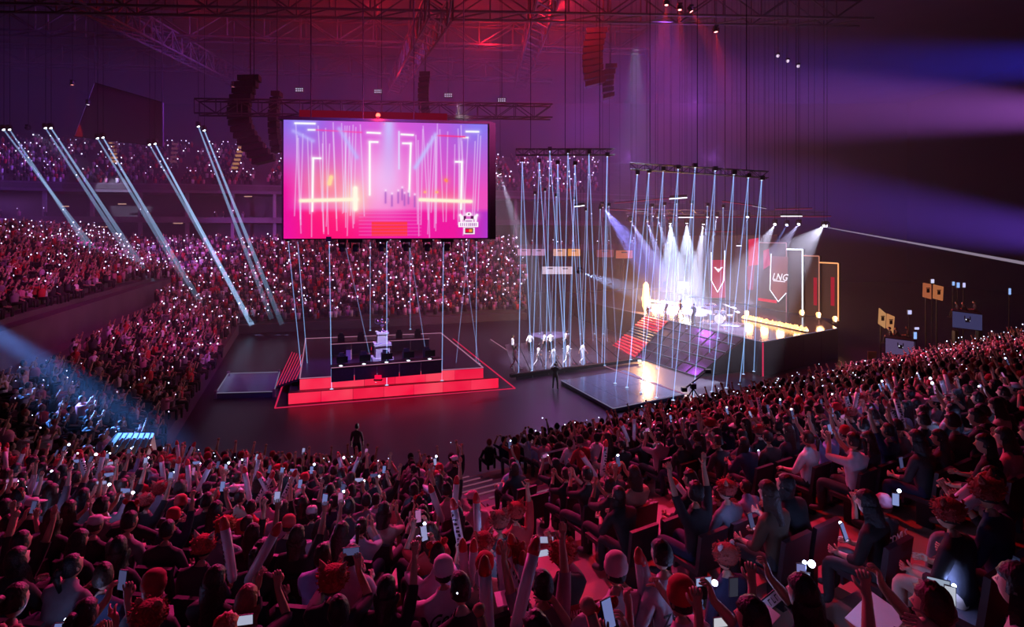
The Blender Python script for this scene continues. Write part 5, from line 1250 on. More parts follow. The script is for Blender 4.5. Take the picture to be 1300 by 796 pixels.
# open patches of bare boards at the lower right, as in the photograph
BARE = ((1000, 1040, 722, 796), (1075, 1190, 745, 800), (805, 880, 700, 722), (935, 990, 715, 740), (590, 636, 604, 632), (650, 700, 648, 668), (708, 765, 668, 690))
def bare2(x, y, Y):
    w = .22 * F / Y; h = .62 * F / Y
    return any(x + w > a and x - w < b_ and y - .12 * F / Y < d_ and y + h > c_ for a, b_, c_, d_ in BARE)
def bare(x, y): return (985 < x < 1010 and y > 715) or (1055 < x < 1180 and 700 < y < 800) or (1060 < x < 1250 and 690 < y < 735) or (800 < x < 900 and 655 < y < 690) or (930 < x < 1010 and 690 < y < 740) or (1225 < x < 1300 and y > 740)
WORDS = {'short': 'short dark hair', 'tousled': 'tousled dark hair', 'long': 'long dark hair', 'bob': 'a dark bob', 'ponytail': 'a ponytail'}
POSW = {'rest': 'sitting still', 'rest_turn': 'glancing aside', 'phone_both': 'filming', 'phone_high': 'holding a phone high', 'sticks': 'holding sticks', 'arms_up': 'arms raised', 'lean_in': 'leaning forward', 'spread': 'arms spread', 'clap': 'clapping', 'one_up': 'fist raised'}
rp_ = random.Random(11)
b = MB(); b.box((0, .02, .43), (.46, .42, .06)); b.box((0, .2, .36), (.4, .03, .12)); SEAT_M = b.mesh('stadium_seat', M_seat)
b = MB(); b.box((0, -.2, .66), (.46, .05, .44), az=(0, -.12, 1)); SEATB_M = b.mesh('backrest', M_seat)
b = MB(); b.box((0, 0, .2), (.08, .2, .4)); SEATL_M = b.mesh('leg', M_dark)
count = 0; REST = []; nseat = 0
SEAT_OBJ = []
for q in SEATS:
    loc, side, k, u, x, y, i = q
    inview = -25 < x < 1325 and y < 850
    rz = math.atan2(-side.n.y, -side.n.x) - pi / 2
    if inview and nseat < 210 and loc.y > 3:
        SEAT_OBJ.append((loc, rz, side, k, u, i)); nseat += 1
    bb_ = bare2(x, y, loc.y)
    if bb_ and SEAT_OBJ and SEAT_OBJ[-1][0] is loc: SEAT_OBJ.pop(); nseat -= 1
    if blocked(loc) or bb_: continue
    if rp_.random() < .05: continue
    if not inview or count >= 278: REST.append(q); continue
    count += 1
    pose = rp_.choices(['rest', 'rest_turn', 'phone_both', 'phone_high', 'sticks', 'arms_up', 'lean_in', 'clap', 'one_up', 'spread'], [22, 10, 20, 12, 9, 4, 8, 7, 4, 1])[0]
    if loc.y < 6 and pose in ('arms_up', 'one_up', 'phone_high'): pose = 'rest'
    sh = rp_.choices(['black', 'charcoal', 'navy', 'grey', 'white', 'pink', 'red', 'pale blue', 'brown', 'beige'], [42, 18, 8, 6, 11, 5, 3, 4, 2, 2])[0]
    hr = rp_.choices(['short', 'tousled', 'long', 'bob', 'ponytail'], [30, 20, 24, 16, 10])[0]
    hat, hatc, ear, earc, hw = None, None, None, None, WORDS[hr]
    r = rp_.random()
    if r < .07: hat, hatc, ear, earc, hw, hr = 'fur', (rp_.uniform(.3, .5), .03, .03), rp_.choice(['horn', 'round']), (.5, .2, .15), 'a red fur hat', 'short'
    elif r < .11: hat, hatc, hw, hr = 'beanie', (.5, .03, .04), 'a red beanie', 'short'
    elif r < .14: hat, hatc, hw, hr = 'cap', (.6, .55, .6), 'a pale cap', 'short'
    elif r < .19: hat, hatc, ear, earc, hw = 'headband', FURR, 'round', FURR, 'an eared headband'
    elif r < .23: hat, hatc, hw, hr = 'cap', (.03, .03, .04), 'a black cap', 'short'
    sec = ('aisle' if side is SB else 'corner')
    if side is SB: m = int(round(abs(u) / SP)); place = '%s row, %s seat %s of the aisle' % (ordw(k + 1), ordw(max(1, m)), 'left' if u < 0 else 'right')
    else: place = '%s row of the left block, %s seat from its left' % (ordw(k + 1), ordw(i + 1))
    label = '%s shirt, %s, %s, %s' % (sh, hw, POSW[pose], place)
    label = label[0].upper() + label[1:] if False else label
    w = label.split()
    if len(w) > 16: label = '%s shirt, %s, %s' % (sh, hw, place)
    if len(label.split()) > 16: label = '%s shirt, %s' % (sh, place)
    jit = rp_.uniform(-.12, .12); loc2 = loc + side.d * rp_.uniform(-.06, .06) + side.n * rp_.uniform(-.05, .05)
    sc = rp_.uniform(.94, 1.05); P = BODY[pose]
    o = person(pose, loc2, rz + jit, tuple(c * rp_.uniform(.8, 1.15) for c in CL[sh]), CL[rp_.choice(['black', 'charcoal', 'navy', 'charcoal', 'beige'])], hr, rp_.choice(HAIRC), hat, hatc, ear, earc, label, 'spectators in the near stand', sc)
    if pose in ('phone_both', 'phone_high') or (pose == 'rest' and rp_.random() < .25):
        if pose == 'phone_both': pp_ = (P.palm[0][0] + P.palm[1][0]) / 2 + Vector((0, .02, .05)); land = rp_.random() < .4
        elif pose == 'phone_high': pp_ = P.palm[1][0] + Vector((-.01, .02, .05)); land = False
        else: pp_ = Vector((.1, .38, .74)); land = False
        fl = rp_.random() < .62
        phone(inworld(o, pp_), rz + jit + rp_.uniform(-.2, .2), '%s phone held in %s' % ('flashing' if fl else 'dim', place), 'phones held up in the near stand', fl, rp_.choice([(.25, .3, .7), (.5, .5, .9), (.6, .2, .5), (.1, .1, .25)]), rp_.uniform(-.5, -.1), land, rp_.uniform(.8, 1.6) * (1 + max(0, loc.y - 6) * .06))
    elif pose == 'sticks':
        for h in (0, 1):
            pp_ = inworld(o, P.palm[h][0]); d = Matrix.Rotation(rz + jit, 3, 'Z') @ Vector(((-.35 if h == 0 else .25) + rp_.uniform(-.3, .3), rp_.uniform(0, .4), 1)).normalized()
            stick(pp_ - d * .12, d, '%s inflatable stick in %s' % ('left' if h == 0 else 'right', place), 'inflatable sticks held in the near stand', rp_.uniform(0, 6))
for loc, rz, side, k, u, i in SEAT_OBJ:
    o = bpy.data.objects.new('stadium_seat', SEAT_M); COL.objects.link(o); o.location = loc; o.rotation_euler = (0, 0, rz)
    tag(o, 'dark folding seat, %s row%s, %s %s' % (ordw(k + 1), '' if side is SB else ' of the left block', ordw(max(1, int(round(abs(u) / SP)))) if side is SB else ordw(i + 1), ('left of the aisle' if u < 0 else 'right of the aisle') if side is SB else 'from its left end'), 'seat', 'stadium seats of the near stand'); part_of('backrest', SEATB_M, o); part_of('leg', SEATL_M, o)

# ---- the massed crowd
def low_person(kind):
    """small seated figure, head/hair/torso/arms/legs; returns vertices, faces, colour class per vertex (0 shirt 1 skin 2 hair 3 trousers)"""
    b = MB(); cls = []
    def done(c): cls.extend([c] * (len(b.v) - len(cls)))
    b.lathe([(.15, .42), (.17, .6), (.2, .9), (.12, 1.0)], (0, 0, 0), 6); done(0)
    b.tube((0, 0, .98), (0, .01, 1.06), .05, n=5); b.ball((0, .03, 1.14), .09, 7, 5, (.9, 1.1, 1.25)); done(1)
    b.ball((0, -.01, 1.17), .1, 7, 5, (.95, 1.0, 1.2)); done(2)
    T = {0: ((-.16, .3, .6), (.16, .3, .6)), 1: ((-.08, .34, 1.15), (.08, .34, 1.15)), 2: ((-.18, .3, .6), (.2, .25, 1.5)), 3: ((-.3, .15, 1.45), (.3, .15, 1.45))}[kind]
    for s, t in zip((-1, 1), T):
        sh = Vector((s * .19, 0, .92)); el, wr = ik(sh, t, .28, .27, (s * .6, -.3, -.8)); b.tube(sh, el, .055, .045, 5); done(0); b.tube(el, wr, .04, .03, 5); b.ball(wr + (wr - el).normalized() * .04, .045, 5, 4); done(1)
    for s in (-1, 1): b.tube((s * .1, 0, .48), (s * .15, .42, .5), .09, .065, 5); b.tube((s * .15, .42, .5), (s * .15, .4, .05), .06, .045, 5); done(3)
    return np.array(b.v), b.f, np.array(cls)
def tiny_person(kind):
    b = MB(); cls = []
    b.hexa([(-.16, -.1, .3), (.16, -.1, .3), (.16, .12, .3), (-.16, .12, .3)], [(-.2, -.09, .95), (.2, -.09, .95), (.2, .09, .95), (-.2, .09, .95)]); cls += [0] * 8
    n0 = len(b.v); b.ball((0, .01, 1.12), .12, 5, 4, (.85, 1, 1.2)); cls += [2 if i % 2 else 1 for i in range(len(b.v) - n0)]
    if kind: n0 = len(b.v); b.tube((.17, .05, .85), (.2, .2, 1.35), .05, .04, 4); cls += [1] * (len(b.v) - n0)
    return np.array(b.v), b.f, np.array(cls)
def mass(name, label, inst, temps, mat_, palette):
    VV = []; FF = []; CC = []; n = 0
    for (loc, rz, sc, tk) in inst:
        v, f, c = temps[tk]; ca, sa = math.cos(rz), math.sin(rz)
        w = v * sc; x = w[:, 0] * ca - w[:, 1] * sa + loc[0]; y = w[:, 0] * sa + w[:, 1] * ca + loc[1]; VV.append(np.stack([x, y, w[:, 2] + loc[2]], 1))
        sh, sk, hr, tr_ = palette[0][RNG.integers(len(palette[0]))], palette[1][RNG.integers(len(palette[1]))], palette[2][RNG.integers(len(palette[2]))], palette[3][RNG.integers(len(palette[3]))]
        CC.append(np.array([sh, sk, hr, tr_])[c] * RNG.uniform(.75, 1.2)); FF += [tuple(i + n for i in q) for q in f]; n += len(v)
    me = bpy.data.meshes.new(name); me.from_pydata(np.concatenate(VV).tolist(), [], FF); C4 = np.concatenate([np.concatenate(CC), np.ones((n, 1))], 1)
    me.color_attributes.new('Col', 'FLOAT_COLOR', 'POINT').data.foreach_set('color', C4.ravel().astype('f')); me.materials.append(mat_)
    me.polygons.foreach_set('use_smooth', [True] * len(me.polygons))
    o = bpy.data.objects.new(name, me); COL.objects.link(o); tag(o, label, 'crowd', None, 'stuff'); return o
M_crowd = vmat('crowd_cloth')
PALN = ([CL['black'], CL['black'], CL['charcoal'], CL['black'], CL['navy'], CL['grey'], CL['white'], CL['pink'], CL['red'], CL['pale blue']], SKINS, HAIRC + [(.35, .03, .03)], [CL['black'], CL['charcoal']])
LOWT = [low_person(i) for i in range(4)]; TINT = [tiny_person(i) for i in range(2)]; FART = TINT + LOWT
def lights_mass(name, label, pts, m, cat='lights'):
    o6 = np.array([(1, 0, 0), (-1, 0, 0), (0, 1, 0), (0, -1, 0), (0, 0, 1), (0, 0, -1)], float); fo = [(0, 2, 4), (2, 1, 4), (1, 3, 4), (3, 0, 4), (2, 0, 5), (1, 2, 5), (3, 1, 5), (0, 3, 5)]
    VV = []; FF = []
    for i, (p, r) in enumerate(pts): VV.append(o6 * r + np.array(p)); FF += [tuple(j + 6 * i for j in f) for f in fo]
    me = bpy.data.meshes.new(name); me.from_pydata(np.concatenate(VV).tolist(), [], FF); me.materials.append(m)
    o = bpy.data.objects.new(name, me); COL.objects.link(o); tag(o, label, cat, None, 'stuff'); return o
inst = []; pl_ = []
for (loc, side, k, u, x, y, i) in REST:
    rz = math.atan2(-side.n.y, -side.n.x) - pi / 2 + rp_.uniform(-.2, .2); tk = rp_.choices([0, 1, 2, 3], [45, 30, 18, 7])[0]
    inst.append((loc, rz, rp_.uniform(.93, 1.07), tk))
    if rp_.random() < .26:
        d = Matrix.Rotation(rz, 3, 'Z') @ Vector((.05, .25, 0)); pl_.append((tuple(loc + d + UP * (1.55 if tk == 2 else 1.22)), rp_.uniform(.5, 1.1) * .0011 * max(loc.y, 8) * 1.0))
mass('crowd', 'dense seated crowd filling the more distant rows of the near stand', inst, LOWT, M_crowd, PALN)
lights_mass('phone_lights', 'scattered phone lights in the distant rows of the near stand', pl_, emat('phone_near', (.6, .7, 1), 5))
# left and far lower stands
inst = []; pl_ = []
def fill(side, n, ufrom, uto, dens, pl, skip, zoff=0):
    for k in range(n):
        s = k * RD + .35; a = ufrom(s); c_ = uto(s); L = (c_ - a).length; d = (c_ - a).normalized(); m = int(L / .52)
        for i in range(m):
            if rp_.random() > dens: continue
            p = a + d * (i + .5) * .58; p = p + side.n * rp_.uniform(-.32, .32) + d * rp_.uniform(-.2, .2); loc = Vector((p.x, p.y, row_z(side, k) + rp_.uniform(-.08, .25))); x, y = proj(loc + UP)
            if x is None or x < -260 or x > 1300 or skip(k, i, m, x, y): continue
            inst.append((loc, math.atan2(-side.n.y, -side.n.x) - pi / 2 + rp_.uniform(-.3, .3), rp_.uniform(.88, 1.15), (0 if rp_.random() < .6 else 1) if loc.y > 46 else rp_.choice([2, 3, 3, 4, 5])))
            if rp_.random() < pl: pl_.append(((p.x + rp_.uniform(-.2, .2) - side.n.x * .35, p.y - side.n.y * .35, loc.z + rp_.uniform(1.1, 1.5)), rp_.uniform(.5, 1.35) * .00125 * max(22, loc.y)))
fill(SL, 30, lambda s: meet(SL, s, SA, s), lambda s: meet(SF, s, SL, s), .9, .22, lambda k, i, m, x, y: (7 <= k <= 9 and i < m * .72) or i < 4 or (i % 26 in (0, 1)) or k > 24)
fill(SF, 25, lambda s: meet(SF, s, SL, s), lambda s: SF.p + SF.n * s + SF.d * 2.5, .93, .26, lambda k, i, m, x, y: (i % 22 in (0, 1)) or k > 23 or x > 668)
PALF = ([CL['black'], CL['charcoal'], CL['grey'], CL['pink'], CL['red'], CL['white'], CL['black']], SKINS, HAIRC + [(.3, .05, .05)], [CL['black']])
mass('crowd', 'packed crowd on the left and far lower stands round the arena floor', inst, FART, M_crowd, PALF)
lights_mass('phone_lights', 'hundreds of tiny phone lights on the left and far lower stands', pl_, E_phone)
inst = []; pl_ = []
for k in range(UR - 1):
    for i in range(len(FAC) - 1):
        a, c_ = offp(i, k * .95 + .1), offp(i + 1, k * .95 + .1); L = (c_ - a).length; d = (c_ - a).normalized(); m = int(L / .75)
        for j in range(m):
            p = a + d * (j + .5) * .75; loc = Vector((p.x, p.y, up_z(k))); x, y = proj(loc + UP)
            if x < -120 or x > 760 or (j % 19 in (0, 1)): continue
            if rp_.random() < .75: inst.append((loc, rp_.uniform(-.3, .3), 1, 0))
            if rp_.random() < (.2 if k not in (0, 1, 8) else .08): pl_.append(((p.x, p.y - .3, loc.z + 1.3), rp_.uniform(.5, 1.3) * .00115 * loc.y))
for i in range(len(FAC) - 1):      # people along the suite balconies
    for z, dn in ((8.6, .3), (13.1, .25)):
        a, c_ = offp(i, .6), offp(i + 1, .6); m = int((c_ - a).length / .8)
        for j in range(m):
            if rp_.random() < dn:
                p = a.lerp(c_, (j + rp_.random()) / m); inst.append((Vector((p.x, p.y, z)), 0, 1, 0))
                if rp_.random() < .6: pl_.append(((p.x, p.y - .3, z + rp_.uniform(1, 1.7)), rp_.uniform(.5, .9) * .0011 * p.y))
mass('crowd', 'distant crowd seated in the upper tier and along the suite balconies', inst, TINT, M_crowd, PALF)
lights_mass('phone_lights', 'tiny lavender phone lights dotting the upper tier and suites', pl_, E_phone)
# suite lamps, aisle glows
for px, py, w_ in ((315, 249.5, 5), (83, 262, 4), (155, 259, 5), (365, 276.5, 4), (59, 292.5, 6), (130, 288, 6), (226, 283.5, 6), (290, 278.5, 7), (326, 277, 5), (28, 311, 5)):
    Yw = 83 if px < 200 else 85.5; p = at(px, py, Yw); t = thing('suite_lamp', 'long warm ceiling lamp in the suites, %s' % {315: 'right of the last beam pair, upper level', 83: 'upper level at the far left', 155: 'upper level between the second and third beam pairs', 365: 'lower level beside the big screen edge', 59: 'lower level at the far left', 130: 'lower level at the second beam pair', 226: 'lower level left of the fourth beam pair', 290: 'lower level behind the last beam pair', 326: 'lower level right of the last beam pair', 28: 'lowest one at the left edge'}[px], 'lamp', p, 'suite ceiling lamps')
    b = MB(); b.box(p, (w_ * .24, .12, .14)); b.build('tube', emat('suite_tube', hexc('#c89888'), 1), t); b = MB(); b.box(p + UP * .12, (w_ * .26, .2, .1)); b.build('housing', M_dark, t)
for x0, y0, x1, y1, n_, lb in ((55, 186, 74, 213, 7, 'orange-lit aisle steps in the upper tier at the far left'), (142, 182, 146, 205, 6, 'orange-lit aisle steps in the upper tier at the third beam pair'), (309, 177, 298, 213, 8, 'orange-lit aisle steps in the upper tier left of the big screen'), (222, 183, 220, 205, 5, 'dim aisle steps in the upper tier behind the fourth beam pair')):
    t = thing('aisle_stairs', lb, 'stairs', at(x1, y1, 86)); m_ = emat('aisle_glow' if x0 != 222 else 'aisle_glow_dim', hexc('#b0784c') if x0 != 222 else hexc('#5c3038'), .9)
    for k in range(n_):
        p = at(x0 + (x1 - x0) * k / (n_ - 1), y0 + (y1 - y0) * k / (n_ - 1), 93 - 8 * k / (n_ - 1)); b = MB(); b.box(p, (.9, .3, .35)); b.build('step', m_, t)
# sponsor panels behind the laser curtain
for i, (x0, x1, y0, y1, c) in enumerate(((657, 673.5, 316, 324.5, '#b878a0'), (675.5, 692, 316, 324.5, '#b080a8'), (702.5, 719, 316, 325, '#d89a80'), (721, 736.5, 316, 325, '#e8964a'), (757.5, 779, 317, 326.5, '#7a3848'), (782, 803, 318, 328, '#b86050'), (688.5, 708, 338.5, 348, '#d8c0d8'), (708.5, 726.5, 338.5, 348, '#d8b8c8'))):
    Yp = 70; a, c_ = at(x0, y1, Yp), at(x1, y0, Yp); p = (a + c_) / 2
    t = thing('team_sign', 'lit team sign with dark emblem behind the lasers, %s' % ('first in the upper row', 'second in the upper row', 'third in the upper row', 'fourth, orange, in the upper row', 'fifth, dim brown, in the upper row', 'sixth, reddish, in the upper row', 'left one of the lower pair', 'right one of the lower pair')[i], 'sign', p, 'team panels behind the lasers')
    b = MB(); b.box(p, (c_.x - a.x, .08, c_.z - a.z)); b.build('face', emat('panel' + c, hexc(c), .9), t); b = MB(); b.box(p + Vector((0, .2, 0)), (c_.x - a.x + .1, .25, c_.z - a.z + .1)); b.build('case', M_dark, t)
    b = MB(); w_ = (c_.x - a.x) * .14; b.lathe([(w_ * .3, -.06), (w_, -.05), (w_, .0)], p + Vector((0, 0, 0)), 6, axis=(0, -1, 0)); b.box(p + Vector((0, -.06, w_ * .9)), (w_ * 2.6, .03, w_ * .5)); b.build('emblem', M_ink, t)
    b = MB(); b.box(p + Vector((0, .4, -p.z / 2)), (.1, .1, p.z)); b.build('post', M_dark, t)

# ================================================================== PERFORMERS, CREW
WSH, WPT = (.8, .78, .84), (.72, .7, .78)
for i, (px, py, pose, tx, lb, pants) in enumerate(((654, 469, 'walk', .2, 'performer in a pinkish white suit, nearest the centre platform', WPT), (651, 452, 'stand', .1, 'performer in a white jacket behind the pinkish white suit', CL['black']),
        (673, 448, 'walk_b', .2, 'performer in a white jacket, second from the left in the rear line', CL['black']), (683.5, 466, 'walk', .3, 'performer in white walking between the two front groups', WPT), (691, 447, 'walk', .2, 'performer in a white jacket, third in the rear line', CL['black']),
        (699, 447, 'walk_b', .3, 'performer in a white jacket, fourth in the rear line', CL['black']), (703, 468, 'walk_b', .2, 'performer in white directly behind the cameraman', WPT), (718, 444, 'walk', .3, 'performer in a white jacket, farthest right in the rear line', CL['black']),
        (721, 463, 'walk', 1, 'performer in white with a wide stride, second from the stage', WPT), (740, 462, 'walk_b', 1, 'performer in white with a wide stride, nearest the stage', WPT))):
    loc = on(px, py, .16); rz = facing(loc, loc.x + 3, loc.y + .8) + (1.2 if i in (2, 5) else 0)
    person(pose, loc, rz, WSH if i else (.8, .5, .62), pants if i else (.75, .5, .6), rp_.choice(['short', 'tousled']), HAIRC[1], label=lb, group='performers in white on the walkway', shoes=(.7, .7, .7), scale=1.02)
cm = person('camera', on(705, 494, 0), facing(on(705, 494), on(715, 440).x, on(715, 440).y), CL['black'], CL['black'], 'short', BK, label='camera operator in black standing in front of the walkway')
def video_camera(p, d, label):
    d = Vector(d).normalized(); r = Vector((d.y, -d.x, 0)); t = thing('video_camera', label, 'camera', p)
    b = MB(); b.box(p, (.16, .42, .22), ax=r); b.build('body', M_dark, t); b = MB(); b.tube(p + d * .2, p + d * .42, .06, .08, 12); b.build('lens', M_black, t); b = MB(); b.box(p - d * .1 + UP * .17, (.12, .18, .1), ax=r); b.build('viewfinder', M_dark, t)
    b = MB(); b.box(p + UP * .15 + d * .05, (.03, .25, .03), ax=r); b.build('handle', M_dark, t); return t
video_camera(on(705, 494, 0) + Vector((.1, .28, 1.6)), (.2, 1, 0), 'shoulder camera of the operator in front of the walkway')
p = on(700, 494, 0) + Vector((0, -.3, 0))
person('stand', on(453, 588, 0), facing(on(453, 588), -5, 60), (.1, .03, .04), CL['black'], 'tousled', HAIRC[2], label='lone dark figure standing on the floor just before the near stand')
t = thing('camera_monitor', 'small red-lit monitor on a dark post at the front of the near stand', 'monitor', at(857, 519, 22.6)); p = at(857, 519, 22.6)
b = MB(); b.box(p, (.62, .08, .42)); b.build('case', M_dark, t); b = MB(); b.box(p + Vector((0, -.05, .02)), (.54, .02, .3)); b.build('display', emat('monitor_red', hexc('#d02038'), 1), t); b = MB(); b.tube(p - UP * .2, Vector((p.x, p.y, 1.0)), .05); b.build('post', M_dark, t)
person('stand', Vector((at(850, 560, 21.6).x, 21.6, 1.9)), 0.2, CL['black'], CL['black'], 'short', BK, label='dark operator standing beside the red-lit monitor')
# camera crane before the stage
t = thing('camera_crane', 'dark camera crane standing on the floor right of the mirrored deck', 'crane', on(880, 512, 0)); p = on(880, 512, 0)
b = MB()
for k in range(3): a_ = k * 2.1; b.tube(p + UP * .9, p + Vector((math.cos(a_) * .6, math.sin(a_) * .6, 0)), .04)
b.build('tripod', M_dark, t); b = MB(); b.box(p + UP * 1.05, (.3, .3, .3)); b.build('mount', M_dark, t); b = MB(); b.tube(p + Vector((-.5, 0, .9)), p + Vector((1.1, .8, 1.75)), .06, .04); b.build('arm', M_dark, t); b = MB(); b.box(p + Vector((-.55, 0, .85)), (.3, .25, .25)); b.build('counterweight', M_dark, t); b = MB(); b.box(p + Vector((1.2, .85, 1.75)), (.35, .25, .25)); b.build('camera_head', M_black, t)
# technicians' corner at the front left
tk = at(150, 600, 19.6); t = thing('mixing_desk', 'slanted pale mixing desk caught by the blue beam at the front left', 'desk', Vector((tk.x, tk.y, .6)))
b = MB(); b.hexa([(tk.x - 1.0, 19.4, 1.7), (tk.x + 1.0, 19.4, 1.7), (tk.x + .9, 20.4, 1.9), (tk.x - .9, 20.4, 1.9)], [(tk.x - 1.0, 19.4, 1.85), (tk.x + 1.0, 19.4, 1.85), (tk.x + .7, 20.5, 2.7), (tk.x - .7, 20.5, 2.7)]); b.build('surface', M_white, t)
for k in range(7):
    f0 = -.84 + k * .28; b = MB(); b.tube((tk.x + f0, 19.42, 1.88), (tk.x + f0 * .75, 20.42, 2.72), .025, n=5); b.build('rib', M_dark, t)
b = MB(); b.box((tk.x, 20, .85), (1.8, .8, 1.7)); b.build('cabinet', M_black, t)
p = Vector((tk.x + .1, 19.2, 2.05)); t = thing('work_lamp', 'small orange lamp glowing before the slanted mixing desk', 'lamp', p)
b = MB(); b.box(p, (.22, .08, .34)); b.build('glow', emat('orange_lamp', (1, .55, .2), 2.5), t); b = MB(); b.tube(p - UP * .15, (p.x, p.y, .6), .03); b.build('post', M_dark, t)
for px, lb in ((93, 'dark technician standing left of the slanted mixing desk'), (104, 'second dark technician, between the first and the mixing desk')):
    q = at(px, 570, 20.4); person('stand', Vector((q.x, q.y, .55)), .2, CL['black'], CL['black'], 'short', BK, label=lb)
# band on the stage
for px, py, pose, c, lb in ((823, 400, 'sing', (.2, .06, .06), 'singer nearest the tall flame jet'), (845, 402, 'sing', (.16, .06, .08), 'singer second from the flame jet'), (864, 403.5, 'walk', (.16, .05, .07), 'singer in a dark top just left of the pale figure'), (881, 409, 'spread', CL['black'], 'singer in a black coat at the stage lip'), (873, 396, 'stand', (.12, .2, .3), 'pale bluish figure behind the singers')):
    if pose == 'spread': pose = 'sing'
    loc = on(px, py, HS + .01); person(pose, loc, facing(loc, loc.x - 4, loc.y - 2), c, c, 'tousled', HAIRC[1], label=lb + ' on the stage', group='band on the main stage', scale=.95)
for px, py in ((823, 400), (845, 402), (864, 403.5), (881, 409)):
    loc = on(px, py, HS); p = loc + Vector((-.3, -.25, 0)); t = thing('microphone_stand', 'microphone stand before the singer, %s from the left' % ordw([823, 845, 864, 881].index(px) + 1), 'microphone', p, 'microphone stands of the singers')
    b = MB(); b.tube(p, p + UP * 1.4, .015); b.build('pole', M_dark, t); b = MB(); b.lathe([(.14, 0), (.14, .02), (.02, .04)], p, 10); b.build('base', M_dark, t); b = MB(); b.tube(p + UP * 1.38, p + Vector((.08, .05, 1.48)), .025); b.build('microphone', M_black, t)
# drum kit
dk = on(914, 411, HS); kit = thing('drum_kit', 'glittering drum kit with cymbals at the right of the singers', 'drum kit', dk)
M_drum = mat('drum_shell', (.45, .5, .7), .2, .5, .3, 12); M_skin_d = mat('drum_head', (.8, .8, .85), .5); M_cym = mat('cymbal', (.75, .7, .6), .2, 1)
f1 = Vector((-.6, -.8, 0)).normalized(); r1 = Vector((f1.y, -f1.x, 0))
def drum(c, r, h, ax, nm):
    b = MB(); b.lathe([(r, -h / 2), (r, h / 2)], c, 16, axis=ax); dm_ = b.build(nm, M_drum, kit, smooth=False); b = MB(); b.lathe([(r * .97, h / 2), (r * .97, h / 2 + .015)], c, 16, axis=ax); b.lathe([(r * 1.04, h / 2 - .03), (r * 1.04, h / 2 + .01)], c, 16, axis=ax); b.build('drum_head', M_skin_d, dm_)
drum(dk + UP * .45, .42, .5, f1, 'bass_drum'); drum(dk + r1 * .3 + UP * 1.0 - f1 * .1, .2, .24, Vector((0, 0, 1)) - f1 * .3, 'tom_drum'); drum(dk - r1 * .3 + UP * 1.0 - f1 * .1, .22, .26, Vector((0, 0, 1)) - f1 * .3, 'tom_drum')
drum(dk + r1 * .8 - f1 * .4 + UP * .5, .27, .5, UP, 'floor_tom'); drum(dk - r1 * .7 - f1 * .5 + UP * .7, .22, .18, UP, 'snare_drum')
for dx, dy, z, r in ((-1.1, -.1, 1.5, .3), (1.1, -.2, 1.55, .32), (-.6, .2, 1.7, .28), (.6, .2, 1.75, .3), (-1.3, -.6, 1.1, .24), (1.4, .1, 1.3, .26)):
    c = dk + r1 * dx + f1 * dy; b = MB(); b.lathe([(.02, .05), (.08, .03), (r, 0), (r, .01)], c + UP * z, 16, axis=(.15, -.2, 1)); cy_ = b.build('cymbal', M_cym, kit); b = MB(); b.tube(c, c + UP * z, .018)
    for k in range(3): b.tube(c + UP * .3, c + Vector((math.cos(k * 2.1) * .28, math.sin(k * 2.1) * .28, 0)), .014, n=5)
    b.build('cymbal_stand', M_rail, kit)
riser = thing('drum_riser', 'glittering low riser front under the drum kit', 'riser', dk)
o = person('clap', dk - f1 * 1.0 + UP * .05, facing(dk - f1 * 1.0, dk.x, dk.y), (.3, .35, .5), CL['black'], 'tousled', HAIRC[2], label='drummer seated behind the drum kit on the stage')
b = MB(); b.lathe([(.2, .42), (.2, .5)], dk - f1 * 1.0, 12); b.tube(dk - f1 * 1.0, dk - f1 * 1.0 + UP * .42, .04); b.build('drum_stool', M_dark, riser)
b = MB(); b.prism([z0(dk + r1 * x_ + f1 * y_) for x_, y_ in ((-1.8, -1.6), (1.8, -1.6), (1.8, .9), (-1.8, .9))], HS, HS + .02); b.build('mat', mat('drum_mat', (.3, .35, .5), .25, .2, .3, 3), riser)
lamp('SPOT', dk + Vector((-3, -6, 9)), 9000, (.6, .7, 1), dk + UP * .6, size=.15, angle=22, blend=.6, name='drum_spot')

